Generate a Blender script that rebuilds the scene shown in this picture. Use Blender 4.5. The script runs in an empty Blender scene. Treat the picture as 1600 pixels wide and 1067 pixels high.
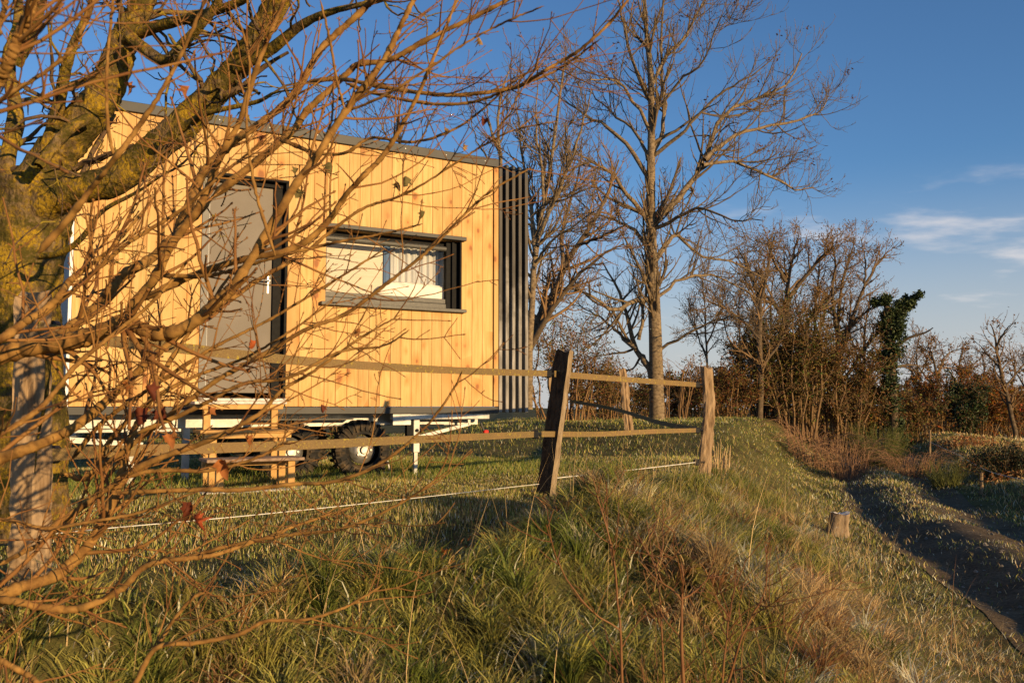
import bpy, math
import numpy as np
from mathutils import Vector, Matrix

# ------------------------------------------------------------------ camera, sky, sun, exposure
scene = bpy.context.scene
col = scene.collection
EYE = 0.72                      # eye height above the lawn the cabin stands on
FPX, HORIZON = 1400.0, 635.0
PITCH = math.atan((HORIZON - 533.5) / FPX)
cam = bpy.data.cameras.new('camera')
cam.sensor_width = 36.0
cam.lens = FPX / 1600 * 36
cam.clip_start, cam.clip_end = 0.05, 3000
cam.dof.use_dof = True
cam.dof.focus_distance = 8.5
cam.dof.aperture_fstop = 9.0
camo = bpy.data.objects.new('camera', cam)
camo.location = (0, 0, EYE)
camo.rotation_euler = (math.pi / 2 + PITCH, 0, 0)
col.objects.link(camo)
scene.camera = camo

SUN_EL, SUN_AZ = math.radians(9.5), math.radians(136)      # azimuth measured from +Y towards +X
world = bpy.data.worlds.new('World')
scene.world = world
world.use_nodes = True
wn, wl = world.node_tree.nodes, world.node_tree.links
wn.clear()
sky = wn.new('ShaderNodeTexSky')
sky.sky_type = 'NISHITA'
sky.sun_disc = False
sky.sun_elevation, sky.sun_rotation = SUN_EL, SUN_AZ
sky.altitude, sky.air_density, sky.dust_density, sky.ozone_density = 300, 1.0, 0.6, 1.6
# thin broken clouds low over the horizon, on a flat layer seen from below
geo = wn.new('ShaderNodeNewGeometry')
sep = wn.new('ShaderNodeSeparateXYZ')
wl.new(geo.outputs['Incoming'], sep.inputs[0])
def wmath(op, a, b=None, c=None):
    n = wn.new('ShaderNodeMath'); n.operation = op
    for i, v in enumerate((a, b, c)):
        if v is None: continue
        if isinstance(v, (int, float)): n.inputs[i].default_value = v
        else: wl.new(v, n.inputs[i])
    return n.outputs[0]
up = wmath('MULTIPLY', sep.outputs['Z'], -1.0)
den = wmath('MAXIMUM', wmath('ADD', up, 0.10), 0.03)
cx = wmath('DIVIDE', sep.outputs['X'], den)
cy = wmath('DIVIDE', sep.outputs['Y'], den)
comb = wn.new('ShaderNodeCombineXYZ')
wl.new(wmath('ADD', wmath('MULTIPLY', cx, 1.0), wmath('MULTIPLY', cy, 0.0)), comb.inputs[0])
wl.new(wmath('MULTIPLY', cy, 1.25), comb.inputs[1])
comb.inputs[2].default_value = 7.7
cn = wn.new('ShaderNodeTexNoise')
cn.inputs['Scale'].default_value = 1.75
cn.inputs['Detail'].default_value = 7
cn.inputs['Roughness'].default_value = 0.52
wl.new(comb.outputs[0], cn.inputs['Vector'])
cr = wn.new('ShaderNodeMapRange'); cr.interpolation_type = 'SMOOTHSTEP'
cr.inputs['From Min'].default_value, cr.inputs['From Max'].default_value = 0.55, 0.78
wl.new(cn.outputs['Fac'], cr.inputs['Value'])
band = wn.new('ShaderNodeMapRange'); band.interpolation_type = 'SMOOTHSTEP'
band.inputs['From Min'].default_value, band.inputs['From Max'].default_value = 0.27, 0.19
wl.new(up, band.inputs['Value'])
mask = wmath('MULTIPLY', wmath('MULTIPLY', cr.outputs[0], band.outputs[0]), 0.75)
mixc = wn.new('ShaderNodeMixRGB')
tint = wn.new('ShaderNodeMixRGB'); tint.blend_type = 'MULTIPLY'; tint.inputs[0].default_value = 1.0
tint.inputs[2].default_value = (0.76, 1.14, 1.62, 1)      # cold, clear winter air
wl.new(sky.outputs[0], tint.inputs[1])
hz_ = wn.new('ShaderNodeMapRange'); hz_.interpolation_type = 'SMOOTHSTEP'      # pale air towards the horizon, all the way round
hz_.inputs['From Min'].default_value, hz_.inputs['From Max'].default_value, hz_.inputs['To Max'].default_value = 0.26, 0.0, 0.9
wl.new(up, hz_.inputs['Value'])
pale = wn.new('ShaderNodeMixRGB'); pale.inputs[2].default_value = (5.6, 5.5, 5.6, 1)
wl.new(hz_.outputs[0], pale.inputs[0]); wl.new(tint.outputs[0], pale.inputs[1])
wl.new(mask, mixc.inputs[0]); wl.new(pale.outputs[0], mixc.inputs[1])
mixc.inputs[2].default_value = (8.2, 7.6, 7.4, 1)
bg = wn.new('ShaderNodeBackground')
bg.inputs['Strength'].default_value = 0.073
wl.new(mixc.outputs[0], bg.inputs['Color'])
wo = wn.new('ShaderNodeOutputWorld')
wl.new(bg.outputs[0], wo.inputs['Surface'])

sd = bpy.data.lights.new('sun', 'SUN')
sd.energy, sd.angle, sd.color = 5.0, math.radians(0.55), (1.0, 0.69, 0.33)
so = bpy.data.objects.new('sun', sd)
SUNV = Vector((math.sin(SUN_AZ) * math.cos(SUN_EL), math.cos(SUN_AZ) * math.cos(SUN_EL), math.sin(SUN_EL)))
so.rotation_euler = SUNV.to_track_quat('Z', 'Y').to_euler()
col.objects.link(so)
scene.view_settings.view_transform = 'Standard'
scene.view_settings.look = 'None'
scene.view_settings.exposure = 0.5
scene.view_settings.gamma = 1.0

# ------------------------------------------------------------------ helpers
RNG = np.random.default_rng(7)
cP, sP = math.cos(PITCH), math.sin(PITCH)
def ray(px, py):
    u = 533.5 - py
    return np.array([px - 800.0, FPX * cP - u * sP, FPX * sP + u * cP])
def P(px, py, Y):                          # a point of the place at forward distance Y
    r = ray(px, py); r = r * (Y / r[1]); r[2] += EYE
    return r
def on_line(px, py, A, B):                 # where the sight line meets the upright plane through A and B
    r = ray(px, py); A = np.array(A[:2], float); d = np.array(B[:2], float) - A
    M = np.array([[r[0], -d[0]], [r[1], -d[1]]]); t, a = np.linalg.solve(M, A)
    return np.array([r[0] * t, r[1] * t, EYE + r[2] * t])

def mesh_np(name, V, F, C=None, smooth=False):
    """V (n,3); F list of int arrays (m,3) or (m,4); C optional (n,3) colours"""
    me = bpy.data.meshes.new(name)
    V = np.asarray(V, np.float32)
    F = [np.asarray(f, np.int32) for f in F if len(f)]
    me.vertices.add(len(V)); me.vertices.foreach_set('co', V.ravel())
    nl = sum(f.size for f in F); npg = sum(len(f) for f in F)
    me.loops.add(nl); me.polygons.add(npg)
    me.loops.foreach_set('vertex_index', np.concatenate([f.ravel() for f in F]))
    tot = np.concatenate([np.full(len(f), f.shape[1], np.int32) for f in F])
    st = np.concatenate([[0], np.cumsum(tot)[:-1]]).astype(np.int32)
    me.polygons.foreach_set('loop_start', st)
    try: me.polygons.foreach_set('loop_total', tot)
    except Exception: pass
    me.polygons.foreach_set('use_smooth', np.full(npg, bool(smooth)))
    if C is not None:
        a = me.attributes.new('col', 'FLOAT_COLOR', 'POINT')
        a.data.foreach_set('color', np.hstack([C, np.ones((len(C), 1))]).astype(np.float32).ravel())
    me.update(calc_edges=True)
    return me
def obj(name, me, m=None, parent=None, loc=None, rot=None):
    o = bpy.data.objects.new(name, me)
    if name in ('twigs', 'crown', 'leaves', 'stems'): o['kind'] = 'stuff'
    if m is not None and me is not None and len(me.materials) == 0: me.materials.append(m)
    col.objects.link(o)
    if parent is not None: o.parent = parent
    if loc is not None: o.location = loc
    if rot is not None: o.rotation_euler = rot
    return o
def tag(o, label, cat, group=None, kind=None):
    o['label'] = label
    if cat: o['category'] = cat
    if group: o['group'] = group
    if kind: o['kind'] = kind
    return o
def struct(o, label, kind='structure'):
    o['kind'] = kind; o['label'] = label
    return o
def thing(name, label, cat, loc=(0, 0, 0), rz=0.0, group=None):
    o = obj(name, None, None, None, tuple(loc), (0, 0, rz))
    return tag(o, label, cat, group)

class Geo:                                   # collects shapes for ONE mesh
    def __init__(s): s.V = []; s.F3 = []; s.F4 = []; s.C = []; s.n = 0
    def add(s, V, F, C=None):
        V = np.asarray(V, float).reshape(-1, 3)
        for f in (F if isinstance(F, list) else [F]):
            f = np.asarray(f, int)
            if f.size == 0: continue
            (s.F3 if f.shape[1] == 3 else s.F4).append(f + s.n)
        s.V.append(V); s.n += len(V)
        if C is not None: s.C.append(np.broadcast_to(np.asarray(C, float), V.shape))
        return s
    def mesh(s, name, smooth=False):
        F = []
        if s.F4: F.append(np.vstack(s.F4))
        if s.F3: F.append(np.vstack(s.F3))
        return mesh_np(name, np.vstack(s.V), F, np.vstack(s.C) if s.C else None, smooth)
    def box(s, x0, x1, y0, y1, z0, z1, b=0.0, M=None):
        if b <= 0:
            V = np.array([[x, y, z] for z in (z0, z1) for y in (y0, y1) for x in (x0, x1)], float)
            F = np.array([[0, 2, 3, 1], [4, 5, 7, 6], [0, 1, 5, 4], [2, 6, 7, 3], [0, 4, 6, 2], [1, 3, 7, 5]])
            if M is not None: V = V @ np.array(M.to_3x3()).T + np.array(M.translation)
            return s.add(V, F)
        V = []                               # chamfered box: 24 corner points
        for sx in (0, 1):
            for sy in (0, 1):
                for sz in (0, 1):
                    X, Y, Z = (x0, x1)[sx], (y0, y1)[sy], (z0, z1)[sz]
                    ix, iy, iz = (b, -b)[sx], (b, -b)[sy], (b, -b)[sz]
                    V += [(X, Y + iy, Z + iz), (X + ix, Y, Z + iz), (X + ix, Y + iy, Z)]
        V = np.array(V, float)
        if M is not None: V = V @ np.array(M.to_3x3()).T + np.array(M.translation)
        k = lambda sx, sy, sz, a: (sx * 4 + sy * 2 + sz) * 3 + a
        F4, F3 = [], []
        for a, q in ((0, [(0, 0), (1, 0), (1, 1), (0, 1)]),):
            F4 += [[k(0, y, z, 0) for y, z in ((0, 0), (0, 1), (1, 1), (1, 0))], [k(1, y, z, 0) for y, z in q]]
        F4 += [[k(x, 0, z, 1) for x, z in ((0, 0), (1, 0), (1, 1), (0, 1))], [k(x, 1, z, 1) for x, z in ((0, 0), (0, 1), (1, 1), (1, 0))]]
        F4 += [[k(x, y, 0, 2) for x, y in ((0, 0), (0, 1), (1, 1), (1, 0))], [k(x, y, 1, 2) for x, y in ((0, 0), (1, 0), (1, 1), (0, 1))]]
        for x in (0, 1):
            for y in (0, 1): F4.append([k(x, y, 0, 0), k(x, y, 0, 1), k(x, y, 1, 1), k(x, y, 1, 0)])
            for z in (0, 1): F4.append([k(x, 0, z, 0), k(x, 0, z, 2), k(x, 1, z, 2), k(x, 1, z, 0)])
        for y in (0, 1):
            for z in (0, 1): F4.append([k(0, y, z, 1), k(0, y, z, 2), k(1, y, z, 2), k(1, y, z, 1)])
        for x in (0, 1):
            for y in (0, 1):
                for z in (0, 1): F3.append([k(x, y, z, 0), k(x, y, z, 1), k(x, y, z, 2)])
        return s.add(V, [np.array(F4), np.array(F3)])
    def tube(s, pts, r, sides=10, cap=True):
        pts = np.asarray(pts, float); r = np.broadcast_to(np.asarray(r, float), len(pts))
        V, F = tubes(pts[None], r[None], sides)
        s.add(V, F)
        if cap:
            for e in (0, len(pts) - 1):
                ring = V[e * sides:(e + 1) * sides]
                s.add(np.vstack([ring, pts[e][None]]), np.array([[i, (i + 1) % sides, sides] for i in range(sides)]))
        return s
    def bar(s, a, b, w, h, roll=0.0):        # square bar between two points
        a, b = Vector(a), Vector(b); d = (b - a)
        q = d.to_track_quat('Y', 'Z').to_matrix().to_4x4(); q.translation = a
        return s.box(-w / 2, w / 2, 0, d.length, -h / 2, h / 2, 0, q)

def nrm(v): return v / np.maximum(np.linalg.norm(v, axis=-1, keepdims=True), 1e-9)
def tubes(paths, rad, sides):
    B, n, _ = paths.shape
    t = nrm(np.gradient(paths, axis=1))
    mean = nrm(paths[:, -1] - paths[:, 0])
    ref = np.where(np.abs(mean[:, 2:3]) < 0.8, np.array([[0, 0, 1.0]]), np.array([[1.0, 0, 0]]))
    u = nrm(np.cross(t, ref[:, None])); v = np.cross(t, u)
    a = np.arange(sides) * 2 * np.pi / sides
    ring = u[:, :, None] * np.cos(a)[None, None, :, None] + v[:, :, None] * np.sin(a)[None, None, :, None]
    V = paths[:, :, None] + ring * rad[:, :, None, None]
    base = (np.arange(B) * n * sides)[:, None, None]
    i = np.arange(n - 1)[None, :, None] * sides
    j = np.arange(sides)[None, None, :]; j2 = (j + 1) % sides
    F = np.stack([base + i + j, base + i + j2, base + i + sides + j2, base + i + sides + j], -1)
    return V.reshape(-1, 3), F.reshape(-1, 4)
def smooth_path(pts, n):
    p = np.asarray(pts, float); m = len(p)
    if m == 2: return p[0] + (p[1] - p[0]) * np.linspace(0, 1, n)[:, None]
    q = np.vstack([2 * p[0] - p[1], p, 2 * p[-1] - p[-2]])
    s = np.linspace(0, m - 1 - 1e-6, n); i = s.astype(int); f = (s - i)[:, None]
    a, b, c, d = q[i], q[i + 1], q[i + 2], q[i + 3]
    return 0.5 * (2 * b + (c - a) * f + (2 * a - 5 * b + 4 * c - d) * f ** 2 + (3 * b - a - 3 * c + d) * f ** 3)
def grow(rng, paths, rad, dens, smin, smax, ang, angv, length, n, up=0.3, wob=0.15, rr=0.6, rmin=0.001, out=None, tip=0.3, lsh=0.5, cap=None):
    """side shoots on every path; dens = shoots per metre, length = (lo, hi) in metres or negative = share of the parent"""
    B, m, _ = paths.shape
    L = np.linalg.norm(np.diff(paths, axis=1), axis=2).sum(1)
    cnt = np.maximum(rng.poisson(L * dens * (smax - smin)), 0)
    if cap: cnt = np.minimum(cnt, cap)
    k = np.repeat(np.arange(B), cnt)
    N = len(k)
    if N == 0: return np.zeros((0, n, 3)), np.zeros((0, n))
    s = smin + (smax - smin) * rng.random(N)
    f = s * (m - 1); i = np.minimum(f.astype(int), m - 2); w = (f - i)[:, None]
    pos = paths[k, i] * (1 - w) + paths[k, i + 1] * w
    t = nrm(paths[k, i + 1] - paths[k, i])
    r0 = rad[k, i] * (1 - w[:, 0]) + rad[k, i + 1] * w[:, 0]
    rv = rng.normal(size=(N, 3)); pv = nrm(rv - (rv * t).sum(1, keepdims=True) * t)
    a = np.radians(ang + angv * rng.normal(size=N))[:, None]
    d = nrm(np.cos(a) * t + np.sin(a) * pv)
    lo, hi = length
    if lo < 0: ln = L[k] * (-lo + (-hi + lo) * rng.random(N))
    else: ln = lo + (hi - lo) * rng.random(N)
    ln = ln * (1 - lsh * s)
    out_p = np.zeros((N, n, 3)); out_p[:, 0] = pos
    st = (ln / (n - 1))[:, None]
    for j in range(1, n):
        out_p[:, j] = out_p[:, j - 1] + d * st
        d = nrm(d + np.array([0, 0, up / (n - 1)]) + wob * rng.normal(size=(N, 3)))
    rs = np.maximum(np.minimum(r0 * rr, ln * 0.03 + rmin), rmin)
    R = rs[:, None] * (1 - (1 - tip) * np.linspace(0, 1, n)[None])
    return out_p, np.maximum(R, rmin * 0.6)
def sn(x, y, seed=0, k=7):                    # smooth 2-D noise, about -1..1
    r = np.random.default_rng(seed); o = 0
    for _ in range(k):
        a, b, c, d = r.normal(), r.normal(), r.uniform(0, 6.28), r.uniform(0.6, 1.5)
        o = o + np.sin((a * x + b * y) * d + c)
    return o / k * 1.6
def leaf_quads(rng, pos, size, C, up=0.0):
    """small folded leaves as pairs of triangles"""
    N = len(pos)
    a = nrm(rng.normal(size=(N, 3))); b = nrm(np.cross(a, rng.normal(size=(N, 3))))
    c = np.cross(a, b)
    sz = (np.asarray(size) * (0.6 + 0.8 * rng.random(N)))[:, None] if np.ndim(size) == 0 else size[:, None]
    V = np.stack([pos - a * sz, pos - b * sz * 0.5 + c * sz * 0.2, pos + a * sz, pos + b * sz * 0.5 + c * sz * 0.2], 1)
    F = np.arange(N * 4).reshape(-1, 4)
    return V.reshape(-1, 3), np.vstack([F[:, [0, 1, 2]], F[:, [0, 2, 3]]]), np.repeat(C, 4, 0)

# ------------------------------------------------------------------ materials
def mat(name, base=(0.5, 0.5, 0.5), rough=0.7, metal=0.0, spec=0.3):
    m = bpy.data.materials.new(name); m.use_nodes = True
    b = m.node_tree.nodes['Principled BSDF']
    b.inputs['Base Color'].default_value = (*base, 1); b.inputs['Roughness'].default_value = rough
    b.inputs['Metallic'].default_value = metal; b.inputs['Specular IOR Level'].default_value = spec
    return m
class NT:
    def __init__(s, m): s.m = m; s.t = m.node_tree; s.b = s.t.nodes['Principled BSDF']
    def n(s, typ, **kw):
        x = s.t.nodes.new(typ)
        for k, v in kw.items():
            if k in x.inputs: x.inputs[k].default_value = v
            else: setattr(x, k, v)
        return x
    def l(s, a, b): s.t.links.new(a, b)
    def coords(s, scale=(1, 1, 1), out='Object', rand=False):
        c = s.n('ShaderNodeTexCoord'); m = s.n('ShaderNodeMapping'); m.inputs['Scale'].default_value = scale
        src = c.outputs[out]
        if rand:
            oi = s.n('ShaderNodeObjectInfo'); k = s.n('ShaderNodeVectorMath', operation='SCALE')
            cc = s.n('ShaderNodeCombineXYZ')
            for i in range(3): s.l(oi.outputs['Random'], cc.inputs[i])
            s.l(cc.outputs[0], k.inputs[0]); k.inputs['Scale'].default_value = 37.0
            ad = s.n('ShaderNodeVectorMath', operation='ADD'); s.l(src, ad.inputs[0]); s.l(k.outputs[0], ad.inputs[1]); src = ad.outputs[0]
        s.l(src, m.inputs['Vector']); return m.outputs[0]
    def noise(s, vec, scale, detail=5, rough=0.6, dist=0.0):
        x = s.n('ShaderNodeTexNoise', Scale=scale, Detail=detail, Roughness=rough, Distortion=dist); s.l(vec, x.inputs['Vector']); return x.outputs['Fac']
    def ramp(s, fac, stops):
        r = s.n('ShaderNodeValToRGB'); e = r.color_ramp.elements
        while len(e) < len(stops): e.new(0.5)
        for i, (p, c) in enumerate(stops): e[i].position = p; e[i].color = (*c, 1) if len(c) == 3 else c
        s.l(fac, r.inputs[0]); return r.outputs[0]
    def mix(s, fac, a, b, blend='MIX'):
        x = s.n('ShaderNodeMixRGB', blend_type=blend)
        for i, v in enumerate((fac, a, b)):
            if isinstance(v, (int, float)): x.inputs[i].default_value = v
            elif isinstance(v, tuple): x.inputs[i].default_value = (*v, 1)
            else: s.l(v, x.inputs[i])
        return x.outputs[0]
    def color(s, c): s.l(c, s.b.inputs['Base Color'])
    def bump(s, h, strength=0.5, dist=0.01):
        x = s.n('ShaderNodeBump', Strength=strength, Distance=dist); s.l(h, x.inputs['Height']); s.l(x.outputs[0], s.b.inputs['Normal'])
g = lambda v: (v, v, v)

def m_pine():
    m = mat('pine_cladding', rough=0.62); t = NT(m)
    v = t.coords((1, 1, 0.06), rand=True); v2 = t.coords((1, 1, 0.35), rand=True)
    grain = t.noise(v, 34, 6, 0.6, 0.6)
    c = t.ramp(grain, [(0.25, (0.40, 0.215, 0.062)), (0.5, (0.555, 0.345, 0.120)), (0.75, (0.62, 0.42, 0.175))])
    big = t.noise(v2, 2.6, 4, 0.55)
    c = t.mix(t.ramp(big, [(0.46, g(0)), (0.70, g(0.8))]), c, (0.50, 0.25, 0.075))
    sx = t.n('ShaderNodeSeparateXYZ'); t.l(t.coords((1.0, 1.0, 0.62), rand=True), sx.inputs[0])
    cx_ = t.n('ShaderNodeCombineXYZ'); t.l(sx.outputs['X'], cx_.inputs[0]); t.l(sx.outputs['Z'], cx_.inputs[1])
    vo = t.n('ShaderNodeTexVoronoi', Scale=4.6, voronoi_dimensions='2D'); t.l(cx_.outputs[0], vo.inputs['Vector'])
    wob = t.noise(v2, 30, 3); ad = t.n('ShaderNodeMath', operation='MULTIPLY_ADD'); t.l(wob, ad.inputs[0]); ad.inputs[1].default_value = 0.16; t.l(vo.outputs['Distance'], ad.inputs[2])
    sel = t.n('ShaderNodeSeparateColor'); t.l(vo.outputs['Color'], sel.inputs[0]); pick_ = t.ramp(sel.outputs[0], [(0.22, g(0)), (0.75, g(1))])
    szk = t.n('ShaderNodeMapRange'); t.l(sel.outputs[1], szk.inputs[0]); szk.inputs['To Min'].default_value = 0.45; szk.inputs['To Max'].default_value = 1.9
    dv = t.n('ShaderNodeMath', operation='DIVIDE'); t.l(ad.outputs[0], dv.inputs[0]); t.l(szk.outputs[0], dv.inputs[1]); ad = dv
    halo = t.mix(1.0, t.ramp(ad.outputs[0], [(0.10, g(0.95)), (0.42, g(0))]), pick_, 'MULTIPLY')
    c = t.mix(halo, c, (0.47, 0.20, 0.045))
    kn = t.mix(1.0, t.ramp(ad.outputs[0], [(0.10, g(0.8)), (0.15, g(0))]), pick_, 'MULTIPLY')
    c = t.mix(kn, c, (0.23, 0.075, 0.02))
    oi = t.n('ShaderNodeObjectInfo')
    hs = t.n('ShaderNodeHueSaturation'); t.l(c, hs.inputs['Color'])
    mr = t.n('ShaderNodeMapRange'); t.l(oi.outputs['Random'], mr.inputs[0]); mr.inputs['To Min'].default_value = 0.86; mr.inputs['To Max'].default_value = 1.06
    t.l(mr.outputs[0], hs.inputs['Value'])
    t.color(hs.outputs[0]); t.bump(grain, 0.15, 0.004)
    return m
def m_two(name, c1, c2, scale=8, stretch=(1, 1, 1), rough=0.7, bump=0.2, dist=0.005, metal=0.0, lo=0.35, hi=0.65, detail=6, spec=0.3):
    m = mat(name, c1, rough, metal, spec); t = NT(m)
    v = t.coords(stretch); f = t.noise(v, scale, detail)
    t.color(t.ramp(f, [(lo, c1), (hi, c2)]))
    if bump: t.bump(f, bump, dist)
    return m
def m_bark(name, base, dark, lichen, lich_amt, scale=18, stretch=(1, 1, 0.35), bump=0.7, dist=0.012, moss=None):
    m = mat(name, base, 0.9, 0, 0.15); t = NT(m)
    v = t.coords(stretch); v1 = t.coords()
    f = t.noise(v, scale, 7, 0.65)
    c = t.ramp(f, [(0.32, dark), (0.62, base)])
    l = t.noise(v1, scale * 0.55, 8, 0.7)
    sp = t.ramp(l, [(0.62 - lich_amt, g(0)), (0.68 - lich_amt, g(1))])
    lc = t.mix(t.noise(v1, scale * 3, 3), lichen, tuple(x * 0.45 for x in lichen))
    c = t.mix(sp, c, lc)
    if moss:
        mm = t.noise(v1, scale * 0.3, 5, 0.6)
        c = t.mix(t.ramp(mm, [(0.48, g(0)), (0.56, g(1))]), c, moss)
    t.color(c); t.bump(t.mix(0.4, f, l), bump, dist)
    return m
def m_attr(name, rough=0.75, trans=0.0, var=0.25, spec=0.25):
    """colour carried by the geometry itself (each blade / leaf has its own)"""
    m = mat(name, rough=rough, spec=spec); t = NT(m)
    a = t.n('ShaderNodeAttribute', attribute_name='col')
    f = t.noise(t.coords(), 3.0, 4)
    hs = t.n('ShaderNodeHueSaturation'); t.l(a.outputs['Color'], hs.inputs['Color'])
    mr = t.n('ShaderNodeMapRange'); t.l(f, mr.inputs[0]); mr.inputs['From Min'].default_value = 0.3; mr.inputs['From Max'].default_value = 0.7
    mr.inputs['To Min'].default_value = 1 - var; mr.inputs['To Max'].default_value = 1 + var; t.l(mr.outputs[0], hs.inputs['Value'])
    t.color(hs.outputs[0])
    if trans > 0:
        tr = t.n('ShaderNodeBsdfTranslucent'); t.l(hs.outputs[0], tr.inputs['Color'])
        mx = t.n('ShaderNodeMixShader'); mx.inputs[0].default_value = trans
        out = t.t.nodes['Material Output']
        t.l(t.b.outputs[0], mx.inputs[1]); t.l(tr.outputs[0], mx.inputs[2]); t.l(mx.outputs[0], out.inputs['Surface'])
    return m
M = {}
M['pine'] = m_pine()
M['fascia'] = m_two('grey_fascia', (0.020, 0.020, 0.023), (0.032, 0.031, 0.033), 5, rough=0.5, bump=0.03)
M['dark'] = m_two('anthracite_frame', (0.006, 0.006, 0.007), (0.011, 0.011, 0.012), 30, rough=0.6, bump=0.03, spec=0.08)
M['frame'] = m_two('dusty_frame', (0.055, 0.054, 0.052), (0.10, 0.095, 0.086), 60, rough=0.5, bump=0.05)
M['door'] = m_two('grey_door', (0.120, 0.100, 0.084), (0.145, 0.122, 0.104), 3, rough=0.55, bump=0.02)
M['doorframe'] = m_two('grey_door_frame', (0.115, 0.11, 0.108), (0.15, 0.142, 0.14), 6, rough=0.5, bump=0.02)
M['endwall'] = m_two('grey_end_wall', (0.20, 0.20, 0.205), (0.25, 0.25, 0.255), 3, rough=0.6, bump=0.03)
M['white'] = m_two('white_edge', (0.72, 0.72, 0.72), (0.82, 0.82, 0.8), 12, rough=0.5, bump=0.02)
M['galv'] = m_two('galvanised_steel', (0.30, 0.295, 0.28), (0.50, 0.49, 0.46), 9, rough=0.5, metal=0.25, bump=0.04)
M['tyre'] = m_two('muddy_tyre', (0.014, 0.013, 0.012), (0.12, 0.08, 0.042), 9, rough=0.85, bump=0.4, dist=0.006, lo=0.45, hi=0.75)
M['rim'] = m_two('silver_rim', (0.13, 0.115, 0.10), (0.34, 0.33, 0.32), 14, rough=0.4, metal=0.6, bump=0.05)
M['step'] = m_two('step_wood', (0.38, 0.20, 0.06), (0.52, 0.31, 0.105), 12, (1, 1, 1), rough=0.65, bump=0.15)
M['frost'] = m_two('frosted_board', (0.42, 0.38, 0.33), (0.66, 0.63, 0.60), 30, rough=0.85, bump=0.2)
M['oldboard'] = m_two('old_board', (0.16, 0.10, 0.07), (0.36, 0.26, 0.19), 20, (1, 1, 1), rough=0.85, bump=0.3)
M['black'] = mat('black_plastic', (0.012, 0.012, 0.013), 0.45)
M['lens'] = mat('lamp_lens', (0.75, 0.74, 0.70), 0.25)
M['red'] = mat('red_lens', (0.55, 0.03, 0.02), 0.25)
M['yellow'] = mat('yellow_block', (0.55, 0.30, 0.03), 0.6)
M['steel'] = mat('handle_steel', (0.45, 0.45, 0.45), 0.4, 0.6)
M['cream'] = m_two('cream_panel', (0.56, 0.48, 0.38), (0.62, 0.54, 0.44), 5, (1, 1, 12), rough=0.7, bump=0.03)
M['sheer'] = m_two('grey_sheer_curtain', (0.46, 0.45, 0.45), (0.58, 0.57, 0.56), 6, (8, 8, 0.5), rough=0.85, bump=0.1)
M['blue'] = mat('blue_shade_curtain', (0.10, 0.16, 0.30), 0.85)  # curtain strip lying in blue shade, the shade put into its colour
M['pillow'] = m_two('pillow_cotton', (0.70, 0.66, 0.60), (0.78, 0.75, 0.70), 7, rough=0.9, bump=0.2)
def m_glass():
    m = bpy.data.materials.new('window_glass'); m.use_nodes = True; n = m.node_tree.nodes; l = m.node_tree.links
    n.clear(); o = n.new('ShaderNodeOutputMaterial'); a = n.new('ShaderNodeBsdfTransparent'); b = n.new('ShaderNodeBsdfGlossy'); b.inputs['Roughness'].default_value = 0.02
    a.inputs[0].default_value = (0.92, 0.93, 0.93, 1)
    f = n.new('ShaderNodeFresnel'); f.inputs[0].default_value = 1.35; x = n.new('ShaderNodeMixShader')
    l.new(f.outputs[0], x.inputs[0]); l.new(a.outputs[0], x.inputs[1]); l.new(b.outputs[0], x.inputs[2]); l.new(x.outputs[0], o.inputs[0])
    return m
M['glass'] = m_glass()
def m_batten():
    m = mat('batten_paint', rough=0.6); t = NT(m)
    f = t.noise(t.coords((1, 1, 0.10), rand=True), 30, 6, 0.65)
    big = t.noise(t.coords((1, 1, 1), rand=True), 2.2, 4, 0.7)
    c = t.ramp(f, [(0.3, (0.028, 0.025, 0.023)), (0.7, (0.085, 0.075, 0.066))])
    gz = t.n('ShaderNodeSeparateXYZ'); cc = t.n('ShaderNodeTexCoord'); t.l(cc.outputs['Object'], gz.inputs[0])
    mr = t.n('ShaderNodeMapRange'); t.l(gz.outputs['Z'], mr.inputs[0])
    mr.inputs['From Min'].default_value = 2.5; mr.inputs['From Max'].default_value = 1.2; mr.inputs['To Min'].default_value = -0.1; mr.inputs['To Max'].default_value = 0.35
    ad = t.n('ShaderNodeMath', operation='ADD'); t.l(big, ad.inputs[0]); t.l(mr.outputs[0], ad.inputs[1])
    c = t.mix(t.ramp(ad.outputs[0], [(0.5, g(0)), (0.72, g(1))]), c, t.ramp(f, [(0.3, (0.08, 0.074, 0.068)), (0.7, (0.34, 0.315, 0.29))]))   # paint weathered off below
    t.color(c); t.bump(f, 0.2, 0.003)
    return m
M['batten'] = m_batten()
M['batten_cap'] = mat('batten_cap', (0.02, 0.02, 0.022), 0.5)
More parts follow.
